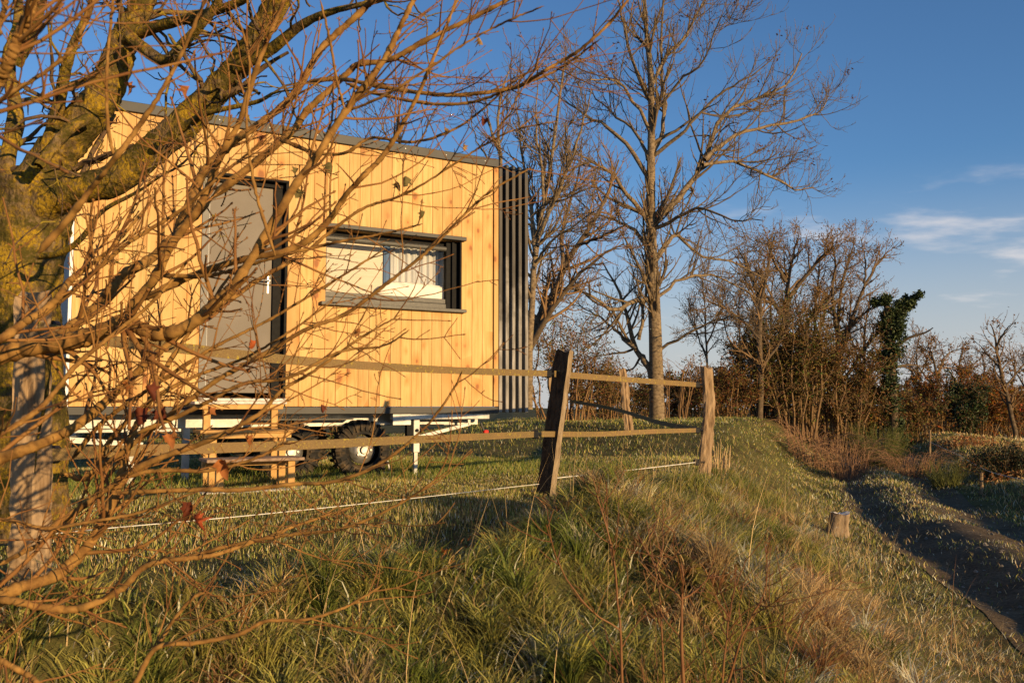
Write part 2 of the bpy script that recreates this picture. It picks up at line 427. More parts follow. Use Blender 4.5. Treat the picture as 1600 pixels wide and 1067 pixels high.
def m_oak():
    m = mat('mossy_bark', rough=0.95, spec=0.1); t = NT(m); v = t.coords(); vs = t.coords((1, 1, 0.5))
    f = t.noise(vs, 28, 8, 0.7); vo = t.n('ShaderNodeTexVoronoi', Scale=55.0); t.l(vs, vo.inputs['Vector'])
    c = t.ramp(f, [(0.34, (0.045, 0.03, 0.018)), (0.52, (0.15, 0.10, 0.05)), (0.70, (0.26, 0.185, 0.10))])
    m1 = t.noise(v, 7, 6, 0.7); m2 = t.noise(v, 60, 6, 0.75)
    s1 = t.mix(1.0, t.ramp(m1, [(0.40, g(0)), (0.52, g(1))]), t.ramp(m2, [(0.40, g(0)), (0.50, g(1))]), 'MULTIPLY')
    c = t.mix(s1, c, t.ramp(m2, [(0.4, (0.18, 0.115, 0.014)), (0.7, (0.46, 0.29, 0.025))]))
    m3 = t.noise(v, 9, 6, 0.7); s3 = t.mix(1.0, t.ramp(m3, [(0.47, g(0)), (0.56, g(1))]), t.ramp(m2, [(0.36, g(0)), (0.5, g(1))]), 'MULTIPLY')
    c = t.mix(s3, c, (0.075, 0.06, 0.014))
    t.color(c); t.bump(t.mix(0.5, f, t.mix(0.5, m2, vo.outputs['Distance'])), 1.0, 0.03)
    return m
M['oak'] = m_oak()
M['oaktwig'] = m_bark('mossy_twig', (0.15, 0.095, 0.055), (0.05, 0.03, 0.02), (0.30, 0.22, 0.03), 0.10, 30, (1, 1, 1), 0.6, 0.006)
M['maple'] = m_bark('smooth_maple_bark', (0.30, 0.165, 0.048), (0.12, 0.056, 0.018), (0.32, 0.225, 0.06), -0.03, 25, (1, 1, 1), 0.35, 0.003)
M['mapletwig'] = m_two('red_brown_twig', (0.15, 0.058, 0.018), (0.27, 0.135, 0.036), 12, rough=0.8, bump=0.1)
M['ash'] = m_bark('ash_bark', (0.25, 0.185, 0.115), (0.065, 0.045, 0.028), (0.34, 0.27, 0.10), 0.02, 14, (1, 1, 1.6), 0.6, 0.02)
M['ashtwig'] = m_two('ash_twig', (0.095, 0.066, 0.038), (0.18, 0.125, 0.068), 10, rough=0.8, bump=0)
M['darkbark'] = m_bark('dark_bark', (0.14, 0.10, 0.065), (0.05, 0.035, 0.022), (0.22, 0.16, 0.06), 0.0, 10, (1, 1, 1), 0.6, 0.03)
M['darktwig'] = m_two('dark_twig', (0.13, 0.08, 0.04), (0.22, 0.135, 0.065), 6, rough=0.85, bump=0)
M['browntwig'] = m_two('brown_twig', (0.15, 0.085, 0.04), (0.26, 0.15, 0.065), 6, rough=0.85, bump=0)
M['shoot'] = m_two('red_shoot', (0.12, 0.042, 0.016), (0.20, 0.095, 0.03), 9, rough=0.55, bump=0.1)
M['post_dark'] = m_bark('old_split_post', (0.32, 0.225, 0.13), (0.075, 0.045, 0.026), (0.28, 0.30, 0.16), -0.03, 26, (1, 1, 0.12), 1.0, 0.02)
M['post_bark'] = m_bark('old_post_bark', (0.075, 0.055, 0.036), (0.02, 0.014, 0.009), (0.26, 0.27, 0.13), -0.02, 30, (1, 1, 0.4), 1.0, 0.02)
M['post_edge'] = m_bark('split_post_edge', (0.33, 0.255, 0.165), (0.13, 0.08, 0.045), (0.34, 0.30, 0.14), -0.06, 26, (1, 1, 0.1), 1.0, 0.02)
M['post_pale'] = m_bark('pale_weathered_post', (0.36, 0.25, 0.15), (0.13, 0.078, 0.04), (0.30, 0.22, 0.12), -0.08, 24, (1, 1, 0.14), 1.0, 0.014)
M['stump'] = m_bark('cut_stump', (0.34, 0.25, 0.16), (0.12, 0.08, 0.05), (0.46, 0.44, 0.40), 0.02, 22, (1, 1, 0.3), 0.9, 0.015)
M['mosslog'] = m_bark('moss_cushion', (0.13, 0.105, 0.018), (0.035, 0.027, 0.008), (0.27, 0.21, 0.022), 0.08, 26, (1, 1, 1), 0.9, 0.02)
def m_tape():
    m = mat('woven_tape', rough=0.85); t = NT(m)
    b = t.n('ShaderNodeTexBrick'); b.inputs['Scale'].default_value = 60; b.inputs['Mortar Size'].default_value = 0.04
    b.inputs['Color1'].default_value = (0.20, 0.13, 0.05, 1); b.inputs['Color2'].default_value = (0.28, 0.20, 0.08, 1); b.inputs['Mortar'].default_value = (0.06, 0.04, 0.02, 1)
    c0 = t.n('ShaderNodeTexCoord'); t.l(c0.outputs['UV'], b.inputs['Vector'])
    f = t.noise(t.coords(), 40, 4); f2 = t.noise(t.coords(), 2.5, 3)
    c = t.mix(t.ramp(f, [(0.58, g(0)), (0.66, g(0.8))]), b.outputs['Color'], (0.36, 0.28, 0.03))
    c = t.mix(t.ramp(f2, [(0.35, g(0)), (0.7, g(0.6))]), c, (0.22, 0.13, 0.055))
    t.color(c); t.bump(b.outputs['Fac'], -0.4, 0.003)
    return m
M['tape'] = m_tape()
M['wire'] = mat('white_cord', (0.72, 0.70, 0.64), 0.6)
M['grass'] = m_attr('grass_blade', 0.6, 0.28, 0.15, 0.35)
M['leaf'] = m_attr('dead_leaf', 0.7, 0.30, 0.15)
M['ivy'] = m_attr('ivy_leaf', 0.5, 0.1, 0.2)
def m_ground():
    m = mat('meadow_soil', rough=0.95, spec=0.1); t = NT(m)
    v = t.coords()
    f = t.noise(v, 1.6, 8, 0.65); f2 = t.noise(v, 18, 6, 0.7)
    c = t.ramp(f, [(0.34, (0.06, 0.046, 0.018)), (0.5, (0.115, 0.105, 0.032)), (0.68, (0.18, 0.145, 0.055))])
    c = t.mix(t.ramp(f2, [(0.40, g(0)), (0.7, g(0.7))]), c, (0.035, 0.028, 0.012))
    t.color(c); t.bump(f2, 0.9, 0.03)
    return m
M['ground'] = m_ground()
def m_path():
    m = mat('dirt_path', rough=0.95, spec=0.1); t = NT(m)
    v = t.coords()
    f = t.noise(v, 2.2, 8, 0.65); f2 = t.noise(v, 35, 6, 0.7)
    c = t.ramp(f, [(0.34, (0.10, 0.070, 0.040)), (0.66, (0.22, 0.165, 0.10))])
    c = t.mix(t.ramp(f2, [(0.42, g(0)), (0.62, g(0.8))]), c, (0.055, 0.037, 0.02))
    t.color(c); t.bump(f2, 0.8, 0.02)
    return m
M['path'] = m_path()

# ------------------------------------------------------------------ terrain
EY = [-6, 0, 3.6, 4.6, 7.4, 10, 13, 18, 25, 40, 80]
EX = [-0.3, 0.75, 1.34, 1.62, 2.28, 2.75, 3.5, 5.0, 7.6, 13, 26]
def edge(Y): return np.interp(Y, EY, EX)
XBY = [2.0, 3.0, 3.3, 4.2, 6, 7.3, 8.6, 10.0, 11.5, 13, 20, 40]; XBX = [-4, -2.2, -1.6, -0.35, 0.2, 0.45, 1.2, 1.85, 2.4, 3.1, 4.9, 12]
def xb(Y): return np.interp(Y, XBY, XBX)              # left of this the lawn is mown
def sst(a, b, x):
    t = np.clip((x - a) / (b - a), 0, 1); return t * t * (3 - 2 * t)
def path_c(X, Y): return (X - edge(Y) - 2.35)      # signed distance across the track
def gz(X, Y):
    X = np.asarray(X, float); Y = np.asarray(Y, float)
    e = edge(Y); s = X - e
    pad = 0.035 * sn(X * 0.9, Y * 0.9, 1) + 0.02 * sn(X * 2.7, Y * 2.7, 2)
    pad = pad - 0.13 * np.clip(3.9 - Y, 0, 9)
    b = np.clip(X - xb(Y), -3, 6); near = sst(14, 10.5, Y)
    pad = pad + near * (0.13 * sst(7.4, 5.8, Y) * np.exp(-((b - 0.5) / 0.45) ** 2) - 0.05 * sst(6.0, 7.2, Y) * sst(-0.2, 0.4, b) - 0.06 * sst(-0.5, 0.1, b) * sst(9, 7, Y) - 0.13 * np.clip(b - 0.6, 0, 5))
    pad = np.maximum(pad, -0.88 + 0.03 * sn(X, Y, 3))
    pad = pad + sst(-0.1, 0.5, X - xb(Y)) * sst(15, 11, Y) * (0.065 * sn(X * 5.0, Y * 5.0, 31) + 0.135 * sn(X * 2.6 + 3, Y * 2.6, 32))
    pad = pad + 0.05 * np.exp(-((X - 1.35) ** 2 + (Y - 7.7) ** 2) / 0.6)
    pad = pad + 0.42 * sst(11.5, 17, Y) * sst(-3.5, 0.5, X) + 0.0 * X
    pad = pad - sst(20, 60, Y) * 0.9
    low = -0.80 + 0.20 * sst(9, 26, Y) - sst(26, 70, Y) * 1.2
    pc = s - 2.35
    track = low + 0.085 * np.exp(-(pc / 0.33) ** 2) - 0.07 * np.exp(-((np.abs(pc) - 0.72) / 0.25) ** 2) + 0.02 * sn(X * 2, Y * 2, 5) + 0.022 * sn(X * 6, Y * 5, 37)
    verge = low + (0.29 + 0.10 * sn(Y * 1.1, X * 0.3, 38)) * sst(1.15, 2.5, pc) - 0.07 * np.clip(pc - 3.0, 0, 14) - 0.02 * np.clip(pc - 17, 0, 60)
    verge = verge + sst(1.2, 2.4, pc) * (0.06 * sn(X * 1.3, Y * 1.3, 6))
    right = np.where(pc > 1.15, verge + 0 * track, track)
    w = sst(-0.75, 1.15, s)
    return pad * (1 - w) + right * w
def axis(parts):
    out = [np.linspace(a, b, n, endpoint=False) for a, b, n in parts]; return np.concatenate(out + [[parts[-1][1]]])
gx = axis([(-900, -60, 14), (-60, -12, 12), (-12, -4, 20), (-4, 9, 115), (9, 20, 30), (20, 70, 26), (70, 900, 10)])
gy = axis([(-60, -6, 14), (-6, 1, 24), (1, 14, 115), (14, 34, 50), (34, 90, 44), (90, 1400, 16)])
GX, GY = np.meshgrid(gx, gy)
GZ = gz(GX, GY)
nx = len(gx)
ii, jj = np.meshgrid(np.arange(len(gx) - 1), np.arange(len(gy) - 1))
q = (jj * nx + ii).ravel()
FQ = np.stack([q, q + 1, q + nx + 1, q + nx], -1)
struct(obj('ground', mesh_np('ground', np.stack([GX, GY, GZ], -1).reshape(-1, 3), [FQ], None, True), M['ground']), 'rough meadow ground with lawn, bank and hollow')
# the dirt track: a sheet just over the ground
ty = axis([(3.0, 14, 110), (14, 60, 80)])
tc = np.linspace(-1.0, 1.0, 26)
TC, TY = np.meshgrid(tc, ty)
wv = 0.12 * sn(TY * 0.9, TC * 0 + 3, 9)
TX = edge(TY) + 2.35 + TC + wv * np.abs(TC)
TZ = gz(TX, TY) + 0.006
n2 = len(tc); ii, jj = np.meshgrid(np.arange(n2 - 1), np.arange(len(ty) - 1)); q = (jj * n2 + ii).ravel()
struct(obj('path', mesh_np('path', np.stack([TX, TY, TZ], -1).reshape(-1, 3), [np.stack([q, q + 1, q + n2 + 1, q + n2], -1)], None, True), M['path']), 'shaded dirt track sunk beside the grassy bank')

# ------------------------------------------------------------------ cabin on wheels
CO = np.array([-3.859, 7.811]); CR = math.radians(30)
cabin = thing('cabin_trailer', 'pale timber clad tiny cabin on wheels behind the bare branches', 'cabin', (CO[0], CO[1], 0), CR)
LEN, DEP, Z0, Z1 = 4.28, 2.40, 0.72, 3.40
DX0, DX1, DZ0, DZ1 = 1.08, 1.90, 0.80, 2.95
WX0, WX1, WZ0, WZ1 = 2.29, 3.82, 1.77, 2.52
def part(name, m, parent, fn, smooth=False, bevel=0.0):
    ge = Geo(); fn(ge); return obj(name, ge.mesh(name, smooth), m, parent)
pl_cache = {}
def plank(x0, x1, z0, z1):
    k = (round(x1 - x0, 4), round(z1 - z0, 4))
    if k not in pl_cache:
        ge = Geo(); ge.box(0.0014, k[0] - 0.0014, 0, 0.02, 0, k[1], 0.0025); pl_cache[k] = ge.mesh('plank')
    return obj('plank', pl_cache[k], M['pine'], cabin, (x0, 0.0015 * RNG.random(), z0))
for a, b, n in ((0.0, DX0, 9), (DX0, DX1, 7), (DX1, WX0, 3), (WX0, WX1, 13), (WX1, 4.21, 3)):
    for i in range(n):
        x0, x1 = a + (b - a) * i / n, a + (b - a) * (i + 1) / n
        if a == DX0: plank(x0, x1, DZ1, Z1)
        elif a == WX0: plank(x0, x1, Z0, WZ0); plank(x0, x1, WZ1, Z1)
        else: plank(x0, x1, Z0, Z1)
part('corner_board', M['pine'], cabin, lambda q: q.box(4.222, 4.278, -0.006, 0.018, Z0, Z1, 0.003))
part('corner_edge', M['white'], cabin, lambda q: q.box(-0.030, -0.003, -0.012, 0.03, Z0 - 0.01, Z1 - 0.002, 0.003))
def core(q):
    y0, y1 = 0.024, 0.115
    q.box(0.0, DX0, y0, y1, Z0, Z1); q.box(DX1, WX0, y0, y1, Z0, Z1); q.box(WX1, LEN - 0.1, y0, y1, Z0, Z1)
    q.box(DX0, DX1, y0, y1, DZ1, Z1); q.box(DX0, DX1, y0, y1, Z0, DZ0 - 0.002); q.box(WX0, WX1, y0, y1, WZ1, Z1); q.box(WX0, WX1, y0, y1, Z0, WZ0)
part('wall', M['pine'], cabin, core)
part('end_wall', M['endwall'], cabin, lambda q: (q.box(-0.026, -0.002, 0.034, DEP, Z0, Z1)))
part('end_wall', M['dark'], cabin, lambda q: (q.box(LEN - 0.09, LEN - 0.005, 0.022, DEP, Z0, Z1)))
part('back_wall', M['endwall'], cabin, lambda q: q.box(0.0, LEN - 0.095, DEP - 0.1, DEP - 0.004, Z0, Z1))
part('cabin_floor', M['oldboard'], cabin, lambda q: q.box(0.0, LEN - 0.1, 0.12, DEP - 0.11, Z0 + 0.002, Z0 + 0.05))
part('roof', M['fascia'], cabin, lambda q: q.box(-0.02, LEN - 0.02, 0.03, DEP - 0.01, Z1 + 0.004, Z1 + 0.08))
part('roof_fascia', M['fascia'], cabin, lambda q: (q.box(-0.045, LEN - 0.01, -0.03, 0.027, Z1 + 0.002, Z1 + 0.095, 0.004), q.box(-0.045, -0.022, 0.03, DEP, Z1 + 0.002, Z1 + 0.095)))
for i in range(9):
    sx = 0.25 + i * 0.48
    part('screw', M['galv'], cabin, lambda q: q.tube([(sx, -0.029, Z1 + 0.05), (sx, -0.036, Z1 + 0.05)], [0.008, 0.006], 8))
part('base_trim', M['fascia'], cabin, lambda q: q.box(-0.03, LEN - 0.02, -0.035, 0.018, 0.645, Z0 - 0.003, 0.004))
# five painted battens at the right-hand corner, with dark caps
for i in range(5):
    x = 4.284 + i * 0.0855
    b = part('batten', M['batten'], cabin, lambda q: q.box(0, 0.042, 0, 0.1, 0.655, 3.40, 0.004))
    b.location = (x, -0.012 + 0.002 * i, 0)
    part('cap', M['batten_cap'], b, lambda q: (q.box(-0.003, 0.045, -0.003, 0.103, 3.402, 3.455, 0.012)))
part('batten_rail', M['dark'], cabin, lambda q: (q.box(LEN + 0.002, 4.668, 0.092, 0.125, 0.72, 3.36)))
# door
door = part('door', M['door'], cabin, lambda q: q.box(DX0 + 0.085, DX1 - 0.125, 0.10, 0.14, DZ0 + 0.05, DZ1 - 0.07, 0.003))
part('door_frame', M['doorframe'], door, lambda q: (q.box(DX0 + 0.002, DX0 + 0.082, 0.085, 0.15, DZ0, DZ1 - 0.002), ))
part('door_frame', M['dark'], door, lambda q: (q.box(DX0 + 0.083, DX1 - 0.004, 0.06, 0.15, DZ1 - 0.07, DZ1 - 0.004), q.box(DX1 - 0.123, DX1 - 0.003, 0.07, 0.15, DZ0, DZ1 - 0.072)))
part('door_lining', M['dark'], door, lambda q: (q.box(DX1 - 0.026, DX1 - 0.0025, -0.004, 0.069, DZ0, DZ1 - 0.028), q.box(DX0 + 0.0025, DX1 - 0.0025, -0.02, 0.058, DZ1 - 0.026, DZ1 - 0.003)))
part('door_lining', M['doorframe'], door, lambda q: (q.box(DX0 + 0.0025, DX0 + 0.02, -0.004, 0.083, DZ0, DZ1 - 0.03),))
part('door_edge', M['white'], door, lambda q: q.box(DX0 + 0.0825, DX0 + 0.0845, 0.083, 0.098, DZ0 + 0.03, DZ1 - 0.075))
part('threshold', M['frost'], door, lambda q: q.box(DX0, DX1, -0.03, 0.1, DZ0 - 0.03, DZ0 - 0.002, 0.004))
part('door_handle', M['steel'], door, lambda q: (q.tube([(1.735, 0.10, 1.95), (1.735, 0.045, 1.95)], 0.008, 8), q.tube([(1.735, 0.045, 1.95), (1.63, 0.045, 1.95)], 0.008, 8), q.box(1.727, 1.743, 0.092, 0.099, 1.83, 2.0)))
# window
win = part('window', M['frame'], cabin, lambda q: (q.box(WX0 + 0.003, WX1 - 0.16, 0.055, 0.12, WZ0 + 0.004, WZ0 + 0.06, 0.004), q.box(WX0 + 0.003, WX1 - 0.16, 0.07, 0.12, WZ0 + 0.063, WZ0 + 0.115, 0.004), q.box(WX0 + 0.003, WX0 + 0.03, 0.075, 0.12, WZ0 + 0.118, WZ1 - 0.05)))
part('sill', M['frame'], win, lambda q: q.box(WX0 - 0.06, WX1 + 0.035, -0.062, 0.052, WZ0 - 0.036, WZ0 - 0.001, 0.004))
part('head', M['fascia'], win, lambda q: q.box(WX0 - 0.05, WX1 + 0.035, -0.055, 0.05, WZ1 + 0.002, WZ1 + 0.045, 0.004))
part('blind_tube', M['frame'], win, lambda q: q.tube([(WX0 + 0.01, 0.075, WZ1 - 0.085), (WX1 - 0.16, 0.075, WZ1 - 0.085)], 0.026, 14), True)
part('jamb', M['dark'], win, lambda q: (q.box(WX1 - 0.157, WX1 - 0.003, 0.06, 0.12, WZ0 + 0.003, WZ1 - 0.003), q.box(WX1 - 0.020, WX1 - 0.003, -0.003, 0.058, WZ0 + 0.002, WZ1 - 0.002), q.box(WX1 - 0.10, WX1 - 0.075, 0.03, 0.058, WZ0 + 0.003, WZ1 - 0.003)))
part('lintel_recess', M['dark'], win, lambda q: q.box(WX0 + 0.003, WX1 - 0.158, 0.105, 0.12, WZ1 - 0.05, WZ1 - 0.003))
part('pane', M['glass'], win, lambda q: q.add(np.array([(WX0 + 0.03, 0.1, WZ0 + 0.11), (WX1 - 0.157, 0.1, WZ0 + 0.11), (WX1 - 0.157, 0.1, WZ1 - 0.05), (WX0 + 0.03, 0.1, WZ1 - 0.05)]), np.array([[0, 1, 2, 3]])))
part('inner_panel', M['cream'], cabin, lambda q: q.box(2.05, 3.01, 0.28, 0.30, 1.2, 3.2))
def drape(q, x0, x1, y, z0, z1, amp, wl_, ph=0.0):
    n = int((x1 - x0) / 0.008); xs = np.linspace(x0, x1, n); ys = y + amp * np.sin(xs * 6.283 / wl_ + ph) + amp * 0.5 * np.sin(xs * 6.283 / wl_ * 2.3)
    V = np.vstack([np.stack([xs, ys, np.full(n, z0)], -1), np.stack([xs, ys, np.full(n, z1)], -1), np.stack([xs, ys + 0.004, np.full(n, z1)], -1), np.stack([xs, ys + 0.004, np.full(n, z0)], -1)])
    i = np.arange(n - 1); q.add(V, np.vstack([np.stack([i + k * n, i + 1 + k * n, i + 1 + (k + 1) * n, i + (k + 1) * n], -1) for k in range(3)]))
part('curtain', M['blue'], cabin, lambda q: drape(q, 3.02, 3.09, 0.27, 1.3, 2.9, 0.012, 0.06), True)
part('curtain', M['sheer'], cabin, lambda q: drape(q, 3.09, 4.15, 0.255, 1.3, 2.9, 0.018, 0.085), True)
# lamp by the door
lamp = part('wall_lamp', M['black'], cabin, lambda q: (q.box(0.555, 0.735, -0.035, -0.002, 2.97, 3.12, 0.006)))
part('lens', M['lens'], lamp, lambda q: q.tube([(0.645, -0.035, 3.045), (0.645, -0.06, 3.045), (0.645, -0.075, 3.045)], [0.055, 0.05, 0.02], 18), True)
# running gear
part('chassis_beam', M['galv'], cabin, lambda q: q.box(-0.02, 4.15, 0.24, 0.30, 0.52, 0.64))
part('chassis_beam', M['galv'], cabin, lambda q: q.box(-0.02, 4.15, DEP - 0.35, DEP - 0.29, 0.52, 0.64))
for x in (0.3, 1.2, 2.1, 3.55, 4.05):
    part('crossmember', M['galv'], cabin, lambda q: q.box(x, x + 0.05, 0.302, DEP - 0.352, 0.56, 0.635))
part('support_beam', M['galv'], cabin, lambda q: (q.box(3.02, 4.16, -0.02, 0.06, 0.585, 0.64, 0.004), q.box(3.02, 3.22, -0.028, -0.021, 0.53, 0.64)))
part('chassis_rail', M['galv'], cabin, lambda q: q.box(2.70, 3.75, 0.12, 0.16, 0.53, 0.555))
jack = part('support_leg', M['galv'], cabin, lambda q: (q.box(3.265, 3.335, 0.0, 0.07, 0.24, 0.584, 0.004), q.box(3.281, 3.319, 0.016, 0.054, -0.02, 0.24), q.box(3.24, 3.36, -0.02, 0.09, -0.04, -0.02)))
part('leg_plate', M['dark'], jack, lambda q: q.box(3.19, 3.262, 0.0, 0.06, 0.34, 0.58))
part('bolt', M['dark'], jack, lambda q: q.tube([(3.30, -0.001, 0.47), (3.30, -0.018, 0.47)], 0.018, 8))
part('diagonal_brace', M['galv'], jack, lambda q: (q.bar((3.335, 0.035, 0.40), (3.93, 0.035, 0.53), 0.03, 0.035), q.bar((3.93, 0.035, 0.515), (3.93, 0.035, 0.59), 0.03, 0.03)))
part('stabiliser', M['galv'], cabin, lambda q: (q.bar((2.98, 0.3, 0.30), (2.93, 0.3, 0.02), 0.015, 0.015), q.bar((3.05, 0.3, 0.30), (3.13, 0.3, 0.02), 0.015, 0.015), q.tube([(3.015, 0.3, 0.28), (3.015, 0.3, 0.52)], 0.009, 8), q.bar((2.93, 0.3, 0.02), (3.13, 0.3, 0.02), 0.015, 0.015)))
part('stand_block', M['yellow'], cabin, lambda q: q.box(3.02, 3.16, 0.32, 0.42, 0.16, 0.20, 0.004))
part('tail_lamp', M['red'], cabin, lambda q: q.box(4.16, 4.22, 0.10, 0.15, 0.42, 0.46, 0.01))
part('lamp_arm', M['black'], cabin, lambda q: q.bar((4.13, 0.13, 0.54), (4.17, 0.13, 0.45), 0.02, 0.02))
def wheel(cx, cz, R, y0=0.06, w=0.20):
    n = 40; prof = [(-0.0, 0.55), (0.012, 0.62), (0.0, 0.86), (0.03, 0.97), (w / 2, 1.0), (w - 0.03, 0.97), (w, 0.86), (w, 0.55)]
    ge = Geo(); V = []
    for a in range(n):
        th = a * 2 * math.pi / n
        for y, r in prof: V.append((math.cos(th) * r * R, y, math.sin(th) * r * R))
    k = len(prof); F = [[a * k + j, ((a + 1) % n) * k + j, ((a + 1) % n) * k + j + 1, a * k + j + 1] for a in range(n) for j in range(k - 1)]
    ge.add(V, np.array(F))
    for a in range(26):                       # chunky shoulder lugs
        th = a * 2 * math.pi / 26; Mx = Matrix.Rotation(-th, 4, 'Y')
        ge.box(R * 0.66, R * 1.025, -0.012, w * 0.35, -0.011, 0.011, 0, Mx)
        ge.box(R * 0.95, R * 1.03, w * 0.3, w + 0.01, -0.014, 0.014, 0, Matrix.Rotation(-th - 0.12, 4, 'Y'))
    root = obj('wheel', None, None, cabin, (cx, y0, cz))
    obj('tyre', ge.mesh('tyre'), M['tyre'], root)
    gr = Geo(); gr.tube([(0, 0.10, 0), (0, 0.055, 0), (0, 0.05, 0), (0, 0.02, 0), (0, 0.012, 0)], [R * 0.47, R * 0.47, R * 0.40, R * 0.36, R * 0.2], 24)
    ri = obj('rim', gr.mesh('rim', True), M['rim'], root)
    gh = Geo(); gh.tube([(0, 0.012, 0), (0, -0.02, 0)], [R * 0.15, R * 0.12], 12)
    for a in range(5):
        th = a * 1.2566; gh.tube([(math.cos(th) * R * 0.25, 0.02, math.sin(th) * R * 0.25), (math.cos(th) * R * 0.25, -0.005, math.sin(th) * R * 0.25)], 0.012, 6)
    obj('hub', gh.mesh('hub', False), M['rim'], root)
wheel(2.74, 0.275, 0.30); wheel(1.98, 0.275, 0.30); wheel(2.74, 0.275, 0.30, DEP - 0.3); wheel(1.98, 0.275, 0.30, DEP - 0.3)
part('axle', M['dark'], cabin, lambda q: (q.bar((2.74, 0.24, 0.275), (2.74, DEP - 0.31, 0.275), 0.06, 0.06), q.bar((1.98, 0.24, 0.275), (1.98, DEP - 0.31, 0.275), 0.06, 0.06)))
part('mudguard', M['black'], cabin, lambda q: q.box(1.62, 2.62, 0.05, 0.24, 0.585, 0.60))
part('drawbar', M['galv'], cabin, lambda q: (q.bar((0.1, 0.26, 0.50), (-1.5, DEP / 2, 0.46), 0.06, 0.09), q.bar((0.1, DEP - 0.26, 0.50), (-1.5, DEP / 2, 0.46), 0.06, 0.09), q.bar((-1.4, DEP / 2, 0.47), (-1.9, DEP / 2, 0.47), 0.06, 0.06)))
part('skid_rail', M['galv'], cabin, lambda q: (q.box(0.0, 0.95, 0.06, 0.10, 0.49, 0.515), q.bar((0.02, 0.05, 0.43), (0.62, 0.05, 0.37), 0.03, 0.05)))
for x in (0.50, 0.98):
    part('support_leg', M['galv'], cabin, lambda q: (q.box(x, x + 0.06, 0.12, 0.18, -0.02, 0.52), q.box(x - 0.05, x + 0.11, 0.07, 0.23, -0.04, -0.02)))
# pillow behind the window
def to_world(x, y, z): return (CO[0] + x * math.cos(CR) - y * math.sin(CR), CO[1] + x * math.sin(CR) + y * math.cos(CR), z)
ge = Geo(); nu, nv = 28, 14; V = []
for i in range(nv + 1):
    ph = -math.pi / 2 + math.pi * i / nv
    for j in range(nu):
        th = 2 * math.pi * j / nu; f = lambda c: math.copysign(abs(c) ** 0.6, c)
        V.append((0.55 * f(math.cos(ph)) * f(math.cos(th)), 0.045 * f(math.cos(ph)) * f(math.sin(th)), 0.17 * f(math.sin(ph)) + 0.02 * math.sin(th * 3 + i)))
ge.add(V, np.array([[i * nu + j, i * nu + (j + 1) % nu, (i + 1) * nu + (j + 1) % nu, (i + 1) * nu + j] for i in range(nv) for j in range(nu)]))
tag(obj('pillow', ge.mesh('pillow', True), M['pillow'], None, to_world(3.45, 0.178, 1.86), (0.1, 0.04, CR)), 'pale pillow leaning inside the cabin window', 'pillow')
ge = Geo(); ge.box(2.1, 4.1, 0.125, 1.0, 1.55, 1.68, 0.02)
tag(obj('bed_base', ge.mesh('bed_base'), M['cream'], None, (CO[0], CO[1], 0), (0, 0, CR)), 'bed platform under the pillow inside the cabin', 'bed')

# steps up to the door
steps = thing('door_steps', 'wooden three tread steps below the grey cabin door', 'steps', to_world(1.42, -0.03, 0), CR)
for k, (z, y0, y1, m) in enumerate(((0.755, -0.32, -0.01, 'frost'), (0.50, -0.60, -0.27, 'step'), (0.265, -0.90, -0.55, 'oldboard'))):
    part('tread', M[m], steps, lambda q: q.box(-0.43, 0.40, y0, y1, z - 0.014, z + 0.012, 0.004))
    part('tread_rail', M['step'], steps, lambda q: (q.box(-0.39, 0.37, y0 + 0.02, y0 + 0.045, z - 0.060, z - 0.016, 0.003),) if k < 2 else (q.box(-0.39, 0.37, y1 - 0.10, y1 - 0.075, z - 0.06, z - 0.016),))
    for sx in (-0.34, 0.27):
        part('leg', M['step'], steps, lambda q: q.box(sx, sx + 0.062, y0 + 0.055, y0 + 0.115, 0.0, z - 0.016, 0.004))
part('ground_board', M['frost'], steps, lambda q: q.box(-0.48, 0.5, -0.98, -0.55, -0.02, 0.012, 0.004))

